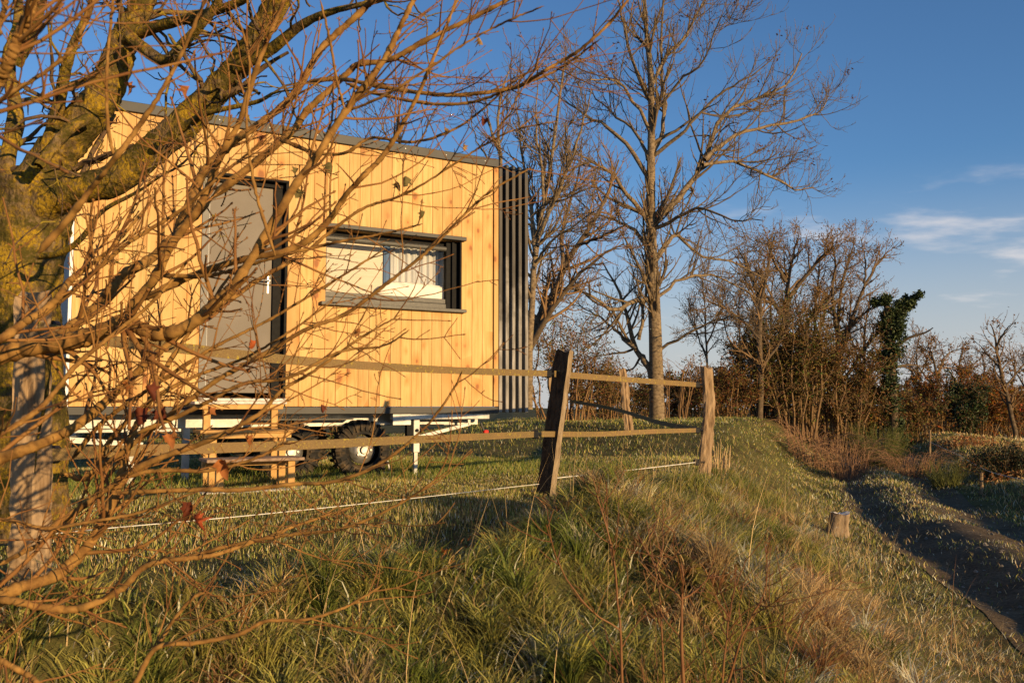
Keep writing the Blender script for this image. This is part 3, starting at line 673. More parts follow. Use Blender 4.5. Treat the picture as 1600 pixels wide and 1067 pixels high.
# ------------------------------------------------------------------ fence
FA, FB, FC = np.array([-1.80, 3.36]), np.array([0.37, 7.5]), np.array([2.14, 10.0])
FD, FE = np.array([1.94, 15.2]), np.array([1.0, 17.0])
def post(name, label, a, b, w, d, yaw, m, seed, knob=None, rough=0.012, twist=0.1, sides=None, bend=0.0, m2=None):
    """split timber from ground point a to top b; w x d cross-section; yaw = heading of its broad face"""
    r = np.random.default_rng(seed); a, b = np.array(a, float), np.array(b, float)
    n, k = 22, 16
    cs = [(x * w / 2, y * d / 2) for x, y in ((-1, -1), (-.5, -1.08), (0, -1.0), (.5, -1.05), (1, -.95), (1.05, -.5), (1, 0), (1.02, .5), (.95, 1), (.5, 1.05), (0, 1), (-.5, 1.06), (-1, .95), (-1.04, .5), (-1, 0), (-1.03, -.5))]
    if sides == 'round': cs = [(math.cos(i * 2 * math.pi / k) * w / 2, math.sin(i * 2 * math.pi / k) * d / 2) for i in range(k)]
    col_n = r.normal(size=k) * rough
    V = []
    ax = (b - a) / np.linalg.norm(b - a)
    for i in range(n + 1):
        t = i / n; c = a + (b - a) * t + np.array([1, 0, 0]) * bend * math.sin(t * 3.1) + np.array([1, 0.4, 0]) * 0.35 * bend * math.sin(t * 9 + seed)
        yw = yaw + twist * (t - 0.5); f = 1.08 - 0.12 * t
        for j, (x, y) in enumerate(cs):
            jj = 1 + (col_n[j] + r.normal() * rough * 0.45 + 0.002 * math.sin(i * 0.7 + j)) / max(w, d) * 2
            X, Y = x * f * jj, y * f * jj
            V.append(c + np.array([X * math.cos(yw) - Y * math.sin(yw), X * math.sin(yw) + Y * math.cos(yw), (r.normal() * 0.012 if i == n else 0)]))
    F = [[i * k + j, i * k + (j + 1) % k, (i + 1) * k + (j + 1) % k, (i + 1) * k + j] for i in range(n) for j in range(k)]
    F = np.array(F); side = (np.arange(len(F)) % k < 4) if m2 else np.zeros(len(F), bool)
    ge = Geo(); ge.add(np.array(V) - a, F[~side])
    top = np.array(V[-k:]) - a; ge.add(np.vstack([top, top.mean(0)[None] + [[0, 0, 0.006]]]), np.array([[j, (j + 1) % k, k] for j in range(k)]))
    root = thing(name, label, 'fence post', tuple(a))
    obj('post_timber', ge.mesh('post_timber', False), M[m], root)
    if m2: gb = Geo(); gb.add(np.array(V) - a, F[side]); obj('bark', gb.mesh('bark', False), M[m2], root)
    for (wp, h) in (knob or []):
        wp = np.array(wp) - a
        gi = Geo(); gi.box(-0.03, 0.03, -0.028, 0.028, -0.034, 0.034, 0.008, Matrix.Translation(Vector(wp))); gi.tube([wp - [0, 0, 0], wp + np.array(h)], 0.011, 8)
        obj('insulator', gi.mesh('insulator'), M['black'], root)
    return root
def gp(p): return np.array([p[0], p[1], float(gz(p[0], p[1])) - 0.12])
L1 = on_line(60, 512, FA, FB); L2 = on_line(60, 712, FA, FB)
U1, U2 = on_line(866, 584, FA, FB), on_line(846, 678, FA, FB)
R1, R2 = on_line(1096, 601, FB, FC), on_line(1096, 672, FB, FC)
post('fence_post', 'thick pale weathered post behind the foreground twigs at left', P(52, 945, 3.42), P(54, 462, 3.42), 0.115, 0.10, math.radians(24), 'post_pale', 3, [(L1 + [0.0, 0.09, 0], (0, -0.05, 0)), (L2 + [0.0, 0.09, 0], (0, -0.05, 0))], 0.006, 0.15)
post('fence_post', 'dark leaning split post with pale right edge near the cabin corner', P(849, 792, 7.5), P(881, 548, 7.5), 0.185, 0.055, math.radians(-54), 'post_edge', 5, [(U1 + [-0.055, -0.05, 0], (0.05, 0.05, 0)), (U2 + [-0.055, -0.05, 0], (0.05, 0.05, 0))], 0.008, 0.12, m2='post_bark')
post('fence_post', 'crooked pale post at the right end of the woven tapes', P(1099, 765, 10.0), P(1105, 575, 10.0), 0.125, 0.11, 0.4, 'post_pale', 8, [(R1 + [-0.05, 0, 0], (0.06, 0, 0)), (R2 + [-0.05, 0, 0], (0.06, 0, 0)), (on_line(1088, 722, FB, FC), (0.09, 0, 0))], 0.010, 0.5, 'round', 0.03)
post('fence_post', 'thin wavy post standing before the ash tree', P(981, 715, 15.2), P(969, 577, 15.2), 0.115, 0.10, 0.2, 'post_pale', 12, None, 0.014, 0.5, 'round', 0.05)
post('fence_post', 'slender bent post half hidden behind the dark leaning post', P(884, 676, 17.0), P(868, 566, 17.0), 0.13, 0.11, 0.2, 'post_dark', 14, None, 0.014, 0.5, 'round', -0.12)
def ribbon(name, label, pts, h, th, m, cat, group=None, n=70, tw=0.0):
    p = smooth_path(pts, n); t = nrm(np.gradient(p, axis=0)); side = nrm(np.cross(t, [0, 0, 1.0]))
    a = tw * np.sin(np.linspace(0, 9, n))[:, None]
    upv = np.array([[0, 0, 1.0]]) * np.cos(a) + side * np.sin(a); sd_ = np.cross(t, upv)
    V = np.stack([p - upv * h / 2 - sd_ * th, p + upv * h / 2 - sd_ * th, p + upv * h / 2 + sd_ * th, p - upv * h / 2 + sd_ * th], 1).reshape(-1, 3)
    i = np.arange(n - 1)[:, None] * 4; j = np.arange(4)[None]
    F = np.stack([i + j, i + (j + 1) % 4, i + 4 + (j + 1) % 4, i + 4 + j], -1).reshape(-1, 4)
    me = mesh_np(name, V, [F]); uv = me.uv_layers.new(name='UVMap')
    s = np.concatenate([[0], np.cumsum(np.linalg.norm(np.diff(p, axis=0), axis=1))])
    vu = np.stack([np.repeat(s, 4), np.tile([0, h, h, 0], n)], -1)
    li = np.zeros(len(me.loops), np.int32); me.loops.foreach_get('vertex_index', li)
    uv.data.foreach_set('uv', vu[li].astype(np.float32).ravel())
    return tag(obj(name, me, M[m]), label, cat, group)
OL = lambda l, A, B: [on_line(x, y, A, B) for x, y in l]
ribbon('fence_tape', 'upper mossy woven tape crossing the cabin wall to the dark post', [L1] + OL([(150, 530), (300, 546), (450, 562), (600, 573), (740, 580)], FA, FB) + [U1 + [-0.05, -0.05, 0]], 0.048, 0.0015, 'tape', 'fence tape', tw=0.12)
ribbon('fence_tape', 'lower mossy woven tape passing before the trailer wheel', [L2] + OL([(170, 705), (300, 701), (500, 694), (660, 686)], FA, FB) + [U2 + [-0.05, -0.05, 0]], 0.048, 0.0015, 'tape', 'fence tape', tw=0.12)
ribbon('fence_tape', 'upper woven tape between dark leaning post and crooked pale post', [U1] + OL([(940, 590), (1020, 596)], FB, FC) + [R1 + [-0.05, 0, 0]], 0.052, 0.0015, 'tape', 'fence tape', tw=0.1)
ribbon('fence_tape', 'lower woven tape between dark leaning post and crooked pale post', [U2] + OL([(940, 678), (1020, 674)], FB, FC) + [R2 + [-0.05, 0, 0]], 0.046, 0.0015, 'tape', 'fence tape', tw=0.1)
ribbon('fence_tape', 'shadowed tape sagging from the bent post past the wavy post', [P(892, 627, 16.8), P(935, 634, 16.0), P(975, 643, 15.1), P(1030, 660, 12.5), P(1092, 672, 10.1)], 0.06, 0.0015, 'tape', 'fence tape')
ge = Geo(); ge.tube(smooth_path([on_line(60, 836, FA, FB)] + OL([(180, 824), (400, 804), (620, 781)], FA, FB) + [on_line(842, 756, FA, FB)], 40), 0.0022, 6)
tag(obj('white_string', ge.mesh('white_string', True), M['wire']), 'thin white cord strung low across the lawn to the dark post', 'cord')
ge = Geo(); ge.tube(smooth_path([on_line(866, 747, FB, FC)] + OL([(950, 738), (1030, 729)], FB, FC) + [on_line(1088, 722, FB, FC)], 30), 0.004, 6)
tag(obj('white_string', ge.mesh('white_string', True), M['wire']), 'thin white cord low between dark post and crooked pale post', 'cord')

# ------------------------------------------------------------------ trees
def build_tree(name, label, cat, base, limbs, mt, mc, sides=8, twigs=(), leaves=None, group=None, tsides=3, rough=0.0, seed=0, leafmat='leaf', n=14):
    """limbs: list of (points, r0, r1) in world space; twigs: list of (paths, radii, sides)"""
    rng = np.random.default_rng(seed); base = np.array(base, float)
    root = thing(name, label, cat, tuple(base), 0, group)
    ge = Geo()
    for pts, rr in limbs:
        V, F = tubes(pts[None], rr[None], sides)
        if rough:
            c = np.repeat(pts, sides, 0); V = c + (V - c) * (1 + rough * rng.normal(size=(len(V), 1)))
        ge.add(V - base, F)
    obj('trunk', ge.mesh('trunk', True), M[mt], root)
    if twigs:
        gt = Geo()
        for pp, rr, sd_ in twigs:
            if len(pp): V, F = tubes(pp, rr, sd_); gt.add(V - base, F)
        obj('crown', gt.mesh('crown', True), M[mc], root)
    if leaves is not None:
        V, F, C = leaves; gl = Geo(); gl.add(V - base, F, C)
        obj('leaves', gl.mesh('leaves'), M[leafmat], root)
    return root
def trace(pts, Y0, Y1, w0, w1, n=14, wob=0.0, rng=RNG):
    """limb through picture points at distances Y0..Y1; w = apparent width"""
    k = len(pts); Ys = np.linspace(Y0, Y1, k)
    p = smooth_path([P(x, y, Y) for (x, y), Y in zip(pts, Ys)], n)
    if wob: p[1:] += rng.normal(size=(n - 1, 3)) * wob
    Yn = np.linspace(Y0, Y1, n)
    return p, np.linspace(w0, w1, n) / 2 * Yn / FPX

# --- the tall ash
rng = np.random.default_rng(21)
A_Y = 20.0
AL = [trace([(1027, 672), (1026, 600), (1024, 520), (1021, 440), (1018, 370), (1017, 290), (1018, 200), (1017, 120), (1010, 50), (1006, -20), (1004, -90)], A_Y, A_Y, 25, 3, 26)]
sec = [([(1019, 345), (1054, 314), (1084, 280), (1101, 250), (1131, 179), (1182, 155), (1230, 130), (1252, 85)], 1.5, 11, 2),
 ([(1101, 250), (1141, 216), (1185, 199), (1243, 189), (1280, 175), (1294, 150)], 2.4, 7, 1.5),
 ([(1020, 245), (1054, 219), (1084, 189), (1131, 142), (1165, 125), (1215, 88)], -1.5, 7, 1.5),
 ([(1098, 258), (1150, 253), (1209, 277), (1240, 296), (1272, 292)], 3.0, 6, 1.5),
 ([(1020, 358), (1060, 340), (1095, 325), (1140, 342), (1190, 345)], -2.2, 7, 1.5),
 ([(1022, 410), (1050, 372), (1062, 368), (1095, 400), (1150, 410), (1200, 440)], 2.5, 8, 1.5),
 ([(1030, 548), (1090, 514), (1136, 496), (1185, 500)], -1.5, 5, 1.5),
 ([(1016, 283), (983, 230), (949, 199), (919, 182), (895, 167), (858, 142)], 1.2, 8, 1.5),
 ([(1015, 205), (979, 142), (949, 125), (895, 130)], -1.0, 6, 1.5),
 ([(1014, 348), (976, 300), (949, 267), (919, 250), (880, 232)], -2.0, 8, 1.5),
 ([(1012, 250), (993, 206), (949, 172), (920, 140)], 2.0, 6, 1.5),
 ([(1016, 466), (987, 471), (958, 485), (930, 467), (897, 453), (845, 446)], -1.2, 9, 2),
 ([(1019, 590), (1006, 560), (994, 546), (979, 492), (965, 450), (940, 410)], 0.8, 12, 2),
 ([(994, 546), (965, 520), (940, 499), (905, 476)], 1.6, 6, 1.5),
 ([(998, 531), (1006, 480), (1011, 430), (1003, 395)], 0.4, 6, 2),
 ([(1022, 400), (990, 360), (965, 345), (930, 335), (900, 310)], 1.8, 7, 1.5),
 ([(1018, 242), (1035, 210), (1038, 162), (1033, 100), (1036, 20), (1040, -60)], 0.8, 8, 2),
 ([(1017, 140), (1040, 90), (1075, 50), (1100, 0), (1110, -40)], 1.2, 6, 1.5),
 ([(1016, 160), (990, 100), (975, 50), (965, 0), (955, -40)], -1.2, 6, 1.5),
 ([(1018, 180), (1060, 130), (1095, 100), (1120, 40), (1135, 20)], -2.0, 5, 1.2),
 ([(1020, 470), (1060, 440), (1105, 430), (1150, 445), (1190, 470)], 1.0, 6, 1.2)]
for pts, dy, w0, w1 in sec: AL.append(trace(pts, A_Y, A_Y + dy, w0, w1, 14, 0.02, rng))
lp = np.stack([smooth_path(p, 14) for p, r in AL]); lr = np.stack([np.interp(np.linspace(0, 1, 14), np.linspace(0, 1, len(r)), r) for p, r in AL])
l2, r2 = grow(rng, lp, lr, 5.0, 0.22, 1.0, 46, 14, (0.9, 2.2), 8, up=0.75, wob=0.10, rr=0.55, rmin=0.008)
l2b, r2b = grow(rng, lp[1:], lr[1:], 2.2, 0.35, 1.0, 60, 14, (0.8, 1.7), 8, up=-0.2, wob=0.12, rr=0.5, rmin=0.008)
l2 = np.vstack([l2, l2b]); r2 = np.vstack([r2, r2b])
l3, r3 = grow(rng, l2, r2, 6.5, 0.15, 1.0, 42, 14, (0.3, 0.95), 7, up=1.2, wob=0.07, rr=0.65, rmin=0.0062)
l4, r4 = grow(rng, l3, r3, 4.5, 0.25, 1.0, 40, 15, (0.10, 0.3), 4, up=1.0, wob=0.12, rr=0.8, rmin=0.0058)
kp = l3[rng.random(len(l3)) < 0.05, -1]                      # bunches of old ash keys
kp = np.repeat(kp, 7, 0) + rng.normal(size=(len(kp) * 7, 3)) * 0.05
KC = np.tile([[0.16, 0.07, 0.035]], (len(kp), 1)) * (0.6 + 0.7 * rng.random((len(kp), 1)))
build_tree('ash_tree', 'tall bare ash tree rising right of the cabin', 'tree', P(1027, 668, A_Y), AL, 'ash', 'ashtwig', 9, [(l2, r2, 4), (l3, r3, 3), (l4, r4, 3)], leaf_quads(rng, kp, 0.035, KC), rough=0.02, seed=1)

# --- bare trees between the cabin corner and the ash
def fan_tree(name, label, trunks, Y, seed, mt='darkbark', mc='browntwig', d2=3.0, d3=4.0, len2=(0.6, 1.5), len3=(0.25, 0.7), group=None, up=0.5, rmin=0.007, leaves=0, lcol=(0.2, 0.1, 0.03), d4=0.0, wob=0.12, leafsize=0.05, cat='tree'):
    r = np.random.default_rng(seed); AL = []
    for pts, dy, w0, w1 in trunks: AL.append(trace(pts, Y, Y + dy, w0, w1, 14, 0.012, r))
    lp = np.stack([p for p, _ in AL]); lr = np.stack([q for _, q in AL])
    a, ar = grow(r, lp, lr, d2 * 2.0, 0.18, 1.0, 40, 14, len2, 8, up=up, wob=wob, rr=0.6, rmin=rmin * 1.2)
    b, br = grow(r, a, ar, d3 * 2.0, 0.15, 1.0, 42, 14, len3, 5, up=up, wob=wob, rr=0.65, rmin=rmin)
    tw = [(a, ar, 4), (b, br, 3)]
    if d4: c, c_ = grow(r, b, br, d4 * 2.5, 0.2, 1, 42, 14, (0.15, 0.35), 4, up=up, wob=wob, rr=0.8, rmin=rmin); tw.append((c, c_, 3))
    lv = None
    if leaves:
        src = b.reshape(-1, 3); lo = src[r.integers(0, len(src), leaves)] + r.normal(size=(leaves, 3)) * 0.08
        lc = np.array(lcol)[None] * (0.5 + 0.9 * r.random((leaves, 1))) * (1 + 0.25 * r.normal(size=(leaves, 3)) * np.array([[0.3, 0.5, 0.3]]))
        lv = leaf_quads(r, lo, leafsize, np.clip(lc, 0.005, 1))
    x, y = trunks[0][0][0]; base = P(x, y, Y)
    return build_tree(name, label, cat, base, AL, mt, mc, 7, tw, lv, group, rough=0.03, seed=seed)
fan_tree('slender_tree', 'slender forked bare tree right beside the black battens', [
 ([(826, 640), (828, 540), (833, 440), (842, 370), (853, 300), (866, 220), (878, 130), (884, 90)], 0.3, 13, 2),
 ([(838, 400), (832, 340), (822, 280), (812, 215), (806, 150)], 0.8, 8, 1.5), ([(843, 368), (868, 310), (893, 250), (912, 190), (925, 140)], -0.8, 8, 1.5),
 ([(840, 385), (856, 330), (880, 280), (890, 220)], 1.2, 6, 1.5), ([(850, 320), (845, 260), (838, 200), (842, 130)], -0.3, 6, 1.5), ([(836, 410), (860, 380), (900, 350), (930, 330)], -1.2, 5, 1.5)], 16.0, 31, 'ash', 'ashtwig', 3.2, 4.5, up=0.7, d4=2.0)
fan_tree('leaning_tree', 'leaning double stemmed bare tree left of the tall ash', [
 ([(818, 570), (838, 508), (862, 464), (887, 407), (922, 353), (950, 300), (965, 250)], 0.5, 16, 2.5),
 ([(822, 556), (850, 505), (876, 465), (905, 430), (940, 400), (975, 380)], -0.8, 11, 2),
 ([(880, 420), (878, 370), (890, 320), (905, 270), (908, 220)], 1.0, 7, 1.5), ([(900, 385), (940, 370), (980, 350)], -1.2, 5, 1.5), ([(838, 508), (850, 470), (858, 430), (880, 390)], 1.4, 6, 1.5)], 17.0, 33, 'darkbark', 'browntwig', 3.4, 4.6, up=0.35, d4=2.2)
fan_tree('slender_tree', 'thin bare tree peeping over the right end of the cabin roof', [
 ([(790, 420), (784, 300), (780, 240), (778, 190), (786, 140), (800, 95)], 0.4, 9, 1.5), ([(780, 240), (765, 190), (758, 150)], 0.6, 4, 1.2), ([(779, 200), (800, 170), (815, 130)], -0.6, 4, 1.2), ([(782, 270), (750, 230), (735, 190)], -0.5, 4, 1.2)], 18.0, 35, 'ash', 'ashtwig', 3.0, 4.0, up=0.7)
fan_tree('slender_tree', 'thin bare tree behind the middle of the cabin roof', [
 ([(640, 420), (635, 320), (628, 250), (622, 190), (630, 140)], 0.4, 9, 1.5), ([(628, 250), (600, 205), (585, 170)], 0.6, 4, 1.2), ([(630, 260), (660, 215), (680, 170)], -0.6, 4, 1.2), ([(634, 300), (585, 240), (550, 200)], -0.5, 4, 1.2)], 19.0, 36, 'ash', 'ashtwig', 3.0, 4.0, up=0.7)

# --- thicket on the right
fan_tree('thicket_tree', 'dark forked tree at the left end of the right thicket', [
 ([(1187, 690), (1188, 600), (1187, 520), (1186, 470), (1178, 440), (1165, 410), (1150, 385)], 0.5, 11, 2), ([(1187, 480), (1196, 440), (1203, 400), (1210, 370)], -0.6, 6, 1.5), ([(1187, 530), (1160, 500), (1130, 480), (1100, 470)], 0.8, 5, 1.5), ([(1188, 580), (1215, 540), (1235, 500)], 1.0, 5, 1.5)], 25.0, 41, 'darkbark', 'darktwig', 2.6, 3.2, (0.7, 1.7), (0.3, 0.9), rmin=0.009, up=0.3, d4=1.6, leaves=1500, lcol=(0.18, 0.10, 0.025), leafsize=0.028)
fan_tree('thicket_tree', 'broad twiggy oak with last brown leaves in the right thicket', [
 ([(1229, 700), (1228, 600), (1228, 520), (1230, 460), (1236, 410), (1246, 375)], 0.3, 15, 2), ([(1228, 500), (1205, 470), (1180, 445), (1165, 400)], 0.8, 8, 1.5), ([(1229, 470), (1260, 430), (1285, 400), (1300, 385)], -0.8, 8, 1.5),
 ([(1229, 540), (1265, 500), (1295, 470), (1320, 440)], 1.0, 8, 1.5), ([(1228, 440), (1210, 410), (1200, 385)], -0.8, 6, 1.5), ([(1228, 560), (1195, 540), (1165, 535)], 1.3, 6, 1.5), ([(1229, 590), (1262, 560), (1290, 545)], -1.3, 6, 1.5)], 27.0, 42, 'darkbark', 'darktwig', 3.0, 3.6, (0.7, 1.7), (0.3, 0.9), rmin=0.009, up=0.25, leaves=6000, lcol=(0.20, 0.11, 0.028), d4=2.6, wob=0.16, leafsize=0.028)
fan_tree('thicket_tree', 'open topped bare tree standing left of the ivy clad tree', [
 ([(1318, 705), (1312, 620), (1308, 540), (1312, 470), (1325, 410), (1336, 370)], 0.3, 10, 1.5), ([(1312, 560), (1330, 500), (1350, 450), (1372, 410), (1386, 395)], 0.6, 8, 1.5), ([(1310, 520), (1300, 460), (1305, 410), (1300, 375)], -0.6, 6, 1.5), ([(1313, 600), (1345, 555), (1370, 520), (1385, 480)], -1.0, 6, 1.5), ([(1312, 610), (1290, 560), (1275, 510), (1268, 470)], 1.0, 6, 1.5), ([(1350, 450), (1352, 410), (1345, 370)], 0.8, 4, 1.2)], 28.0, 43, 'darkbark', 'darktwig', 3.0, 3.6, (0.6, 1.5), (0.3, 0.8), rmin=0.009, up=0.45, d4=2.0, leaves=2600, lcol=(0.20, 0.11, 0.028), leafsize=0.028)
# ivy clad tree
rng = np.random.default_rng(44)
IV = [trace([(1398, 725), (1396, 640), (1392, 560), (1388, 500), (1383, 465)], 27, 27, 16, 8, 14), trace([(1392, 545), (1402, 510), (1414, 480), (1424, 462)], 27, 27.3, 9, 4, 10), trace([(1394, 545), (1420, 528), (1445, 520), (1458, 512)], 27, 26.4, 6, 1.5, 10), trace([(1394, 575), (1420, 570), (1440, 572)], 27, 27.5, 5, 1.5, 10), trace([(1396, 590), (1370, 560), (1350, 545)], 27, 27.5, 5, 1.5, 10)]
lpos = []
for (p, r), cnt, sp in ((IV[0], 9500, 0.135), (IV[1], 3600, 0.115)):
    t = rng.random(cnt) ** 0.8; f = t * (len(p) - 1); i = np.minimum(f.astype(int), len(p) - 2)
    c = p[i] + (p[i + 1] - p[i]) * (f - i)[:, None]
    k = rng.integers(0, 26, cnt); cl = np.random.default_rng(3).normal(size=(26, 3)) * sp * 0.7
    lpos.append(c + cl[(f * 3).astype(int) % 26] + rng.normal(size=(cnt, 3)) * sp * (0.55 + 0.7 * (1 - t))[:, None] * 0.8)
lpos = np.vstack(lpos); LC = np.array([[0.035, 0.05, 0.016]]) * (0.5 + 1.2 * rng.random((len(lpos), 1)))
lp = np.stack([smooth_path(p, 10) for p, _ in IV]); lr = np.stack([np.interp(np.linspace(0, 1, 10), np.linspace(0, 1, len(r)), r) for _, r in IV])
b2, br2 = grow(rng, lp, lr, 2.2, 0.2, 1, 45, 14, (0.5, 1.1), 7, 0.2, 0.15, 0.6, 0.009); b3, br3 = grow(rng, b2, br2, 3, 0.2, 1, 45, 14, (0.2, 0.5), 5, 0.2, 0.15, 0.7, 0.008)
build_tree('ivy_tree', 'forked tree wrapped in dark green ivy', 'tree', P(1398, 725, 27), IV, 'darkbark', 'darktwig', 8, [(b2, br2, 4), (b3, br3, 3)], leaf_quads(rng, lpos, 0.05, LC), leafmat='ivy', seed=5)
# far right trees
FR = [('crooked bare tree standing alone at the far right', [([(1592, 712), (1583, 660), (1572, 610), (1560, 565), (1556, 530), (1548, 505)], 0, 9, 1.5), ([(1562, 575), (1545, 555), (1530, 548)], 1, 4, 1), ([(1557, 540), (1570, 518), (1580, 508)], -1, 4, 1), ([(1570, 605), (1600, 570), (1625, 545)], 1, 4, 1), ([(1575, 620), (1552, 605), (1535, 598)], 0, 3, 1)], 34, 350, (0.16, 0.08, 0.02)),
 ('small bare tree with a spreading top left of the far woodland', [([(1466, 690), (1466, 640), (1464, 590), (1458, 560), (1450, 540)], 0, 7, 1.5), ([(1464, 590), (1475, 560), (1488, 548)], 1, 4, 1), ([(1465, 610), (1440, 580), (1428, 560)], -1, 4, 1)], 38, 700, (0.20, 0.095, 0.025)),
 ('small bare tree with antler like boughs before the pale sky', [([(1512, 690), (1508, 640), (1503, 600), (1500, 570), (1505, 545)], 0, 7, 1.5), ([(1503, 600), (1515, 575), (1532, 562)], 1, 4, 1), ([(1506, 620), (1490, 590), (1478, 575)], -1, 4, 1)], 40, 700, (0.19, 0.095, 0.025))]
for i, (lb, tr, Y, nl, lc) in enumerate(FR):
    fan_tree('far_tree', lb, tr, Y, 51 + i, 'darkbark', 'darktwig', 2.2, 2.6, (0.7, 1.8), (0.3, 0.9), up=0.25, rmin=0.012, leaves=nl, lcol=lc, leafsize=0.05, wob=0.2)

for i, (lb, tr, Y) in enumerate((
 ('thin bare tree just right of the ash in the gap', [([(1108, 680), (1106, 600), (1103, 530), (1100, 470), (1096, 430)], 0, 5, 1), ([(1104, 560), (1085, 510), (1075, 470)], 1, 3, 1), ([(1104, 540), (1125, 490), (1132, 450)], -1, 3, 1)], 31),
 ('thin bare tree between the gap tree and the forked thicket tree', [([(1150, 685), (1152, 610), (1156, 550), (1154, 490), (1158, 440)], 0, 5, 1), ([(1154, 560), (1135, 520), (1128, 480)], 1, 3, 1), ([(1155, 540), (1172, 500), (1180, 460)], -1, 3, 1)], 32),
 ('twiggy tree filling the thicket between oak and open topped tree', [([(1275, 700), (1274, 620), (1272, 540), (1276, 460), (1282, 400)], 0, 9, 1.5), ([(1273, 560), (1250, 500), (1240, 450)], 1, 5, 1), ([(1273, 540), (1292, 480), (1305, 430)], -1, 5, 1), ([(1274, 600), (1305, 550), (1330, 500)], 0.5, 5, 1)], 30),
 ('twiggy tree filling the thicket left of the ivy', [([(1352, 705), (1350, 640), (1348, 570), (1352, 510), (1360, 460)], 0, 8, 1.5), ([(1349, 580), (1330, 530), (1322, 480)], 1, 4, 1), ([(1350, 600), (1372, 555), (1380, 510)], -1, 4, 1)], 29.5),
 ('twiggy tree filling the thicket left of the oak', [([(1208, 695), (1207, 620), (1206, 550), (1204, 480), (1208, 430)], 0, 7, 1.5), ([(1206, 570), (1185, 530), (1172, 490)], 1, 4, 1), ([(1206, 560), (1222, 510), (1228, 460)], -1, 4, 1)], 29),
 ('tall thin bare tree between ivy tree and far right trees', [([(1432, 700), (1434, 650), (1436, 600), (1432, 560), (1436, 525)], 0, 5, 1), ([(1435, 600), (1420, 570), (1412, 550)], 1, 3, 1), ([(1435, 590), (1450, 560), (1456, 540)], -1, 3, 1)], 42),
 ('tall thin bare tree at the right picture edge', [([(1606, 710), (1602, 650), (1604, 600), (1600, 560), (1606, 520)], 0, 5, 1), ([(1603, 610), (1588, 580), (1584, 555)], 1, 3, 1), ([(1603, 600), (1620, 570), (1630, 540)], -1, 3, 1)], 42),
 ('bare thin tree between antler boughed tree and lone crooked tree', [([(1540, 705), (1538, 650), (1536, 610), (1538, 575), (1532, 550)], 0, 5, 1), ([(1537, 620), (1522, 595), (1515, 580)], 1, 3, 1), ([(1537, 610), (1550, 585), (1556, 570)], -1, 3, 1)], 44))):
    fan_tree('thicket_tree', lb, tr, Y, 160 + i, 'darkbark', 'darktwig', 3.4, 3.8, (0.7, 1.8), (0.3, 0.9), rmin=0.0085 if Y < 40 else 0.012, up=0.35, leaves=1400, lcol=(0.17, 0.095, 0.025), d4=0.7, wob=0.16, leafsize=0.03)
# --- bushes
def bush(name, label, px, py, Y, w, h, ns, seed, mc='browntwig', nl=0, lcol=(0.2, 0.1, 0.03), ls=0.05, dep=None, rmin=0.006, d2=3.0, d3=4.0, up=0.3, arch=0.2, group=None, lvar=0.5, cat='bush', leafmat='leaf', lspread=0.08):
    r = np.random.default_rng(seed); b = P(px, py, Y); b[2] = gz(b[0], b[1]) - 0.05; dep = dep or w * 0.6
    ang = r.uniform(0, 6.283, ns); rad = np.sqrt(r.random(ns))
    foot = np.stack([np.cos(ang) * rad * w * 0.22, np.sin(ang) * rad * dep * 0.22, np.zeros(ns)], -1)
    hz = h * (0.55 + 0.5 * r.random(ns)) * (1 - 0.35 * rad ** 2)
    tip = np.stack([np.cos(ang) * rad * w * 0.5, np.sin(ang) * rad * dep * 0.5, hz], -1)
    n = 9; t = np.linspace(0, 1, n)[None, :, None]
    p = foot[:, None] * (1 - t) + tip[:, None] * t; p[..., 2] += (np.sin(t[..., 0] * 3.14) * arch * h)
    p += np.cumsum(r.normal(size=p.shape) * 0.02 * h, 1) * np.array([1, 1, 0.5]); p = p + b
    R = (0.010 + 0.012 * r.random(ns))[:, None] * (1 - 0.75 * np.linspace(0, 1, n))[None] * (h / 2.5) + rmin * 0.5
    a, ar = grow(r, p, R, d2, 0.15, 1, 45, 15, (0.25 * h ** .5, 0.65 * h ** .5), 6, up, 0.16, 0.6, rmin); c, cr_ = grow(r, a, ar, d3, 0.15, 1, 45, 15, (0.1 * h ** .5, 0.35 * h ** .5), 4, up, 0.16, 0.7, rmin)
    root = thing(name, label, cat, tuple(b), 0, group)
    ge = Geo(); V, F = tubes(p, R, 4); ge.add(V - b, F); obj('stems', ge.mesh('stems', True), M[mc], root)
    gt = Geo()
    for pp, rr in ((a, ar), (c, cr_)):
        if len(pp): V, F = tubes(pp, rr, 3); gt.add(V - b, F)
    obj('twigs', gt.mesh('twigs', True), M[mc], root)
    if nl:
        src = np.vstack([a.reshape(-1, 3), c.reshape(-1, 3), np.repeat(p.reshape(-1, 3), 6, 0)]); nl = int(nl * 1.25); lo = src[r.integers(0, len(src), nl)] + r.normal(size=(nl, 3)) * lspread
        lc = np.array(lcol)[None] * (1 - lvar + 2 * lvar * r.random((nl, 1))) * (1 + 0.25 * r.normal(size=(nl, 3)))
        V, F, C = leaf_quads(r, lo, ls * 0.7, np.clip(lc, 0.004, 1)); gl = Geo(); gl.add(V - b, F, C); obj('leaves', gl.mesh('leaves'), M[leafmat], root)
    return root
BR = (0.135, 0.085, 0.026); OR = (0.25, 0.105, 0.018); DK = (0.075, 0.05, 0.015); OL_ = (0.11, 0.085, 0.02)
bush('brown_bush', 'rounded brown leafy bush right of the black battens', 878, 662, 19, 2.3, 2.35, 26, 61, 'browntwig', 5200, BR, 0.035, d2=4, d3=6)
bush('brown_bush', 'low brown bush between the rounded brown bush and the ash', 948, 668, 20, 1.7, 1.5, 20, 62, 'browntwig', 3000, BR, 0.035, d2=4, d3=6)
bush('brown_bush', 'dark brown bush behind the foot of the ash tree', 990, 672, 22, 1.6, 1.15, 18, 63, 'darktwig', 2400, DK, 0.04, d2=4, d3=5)
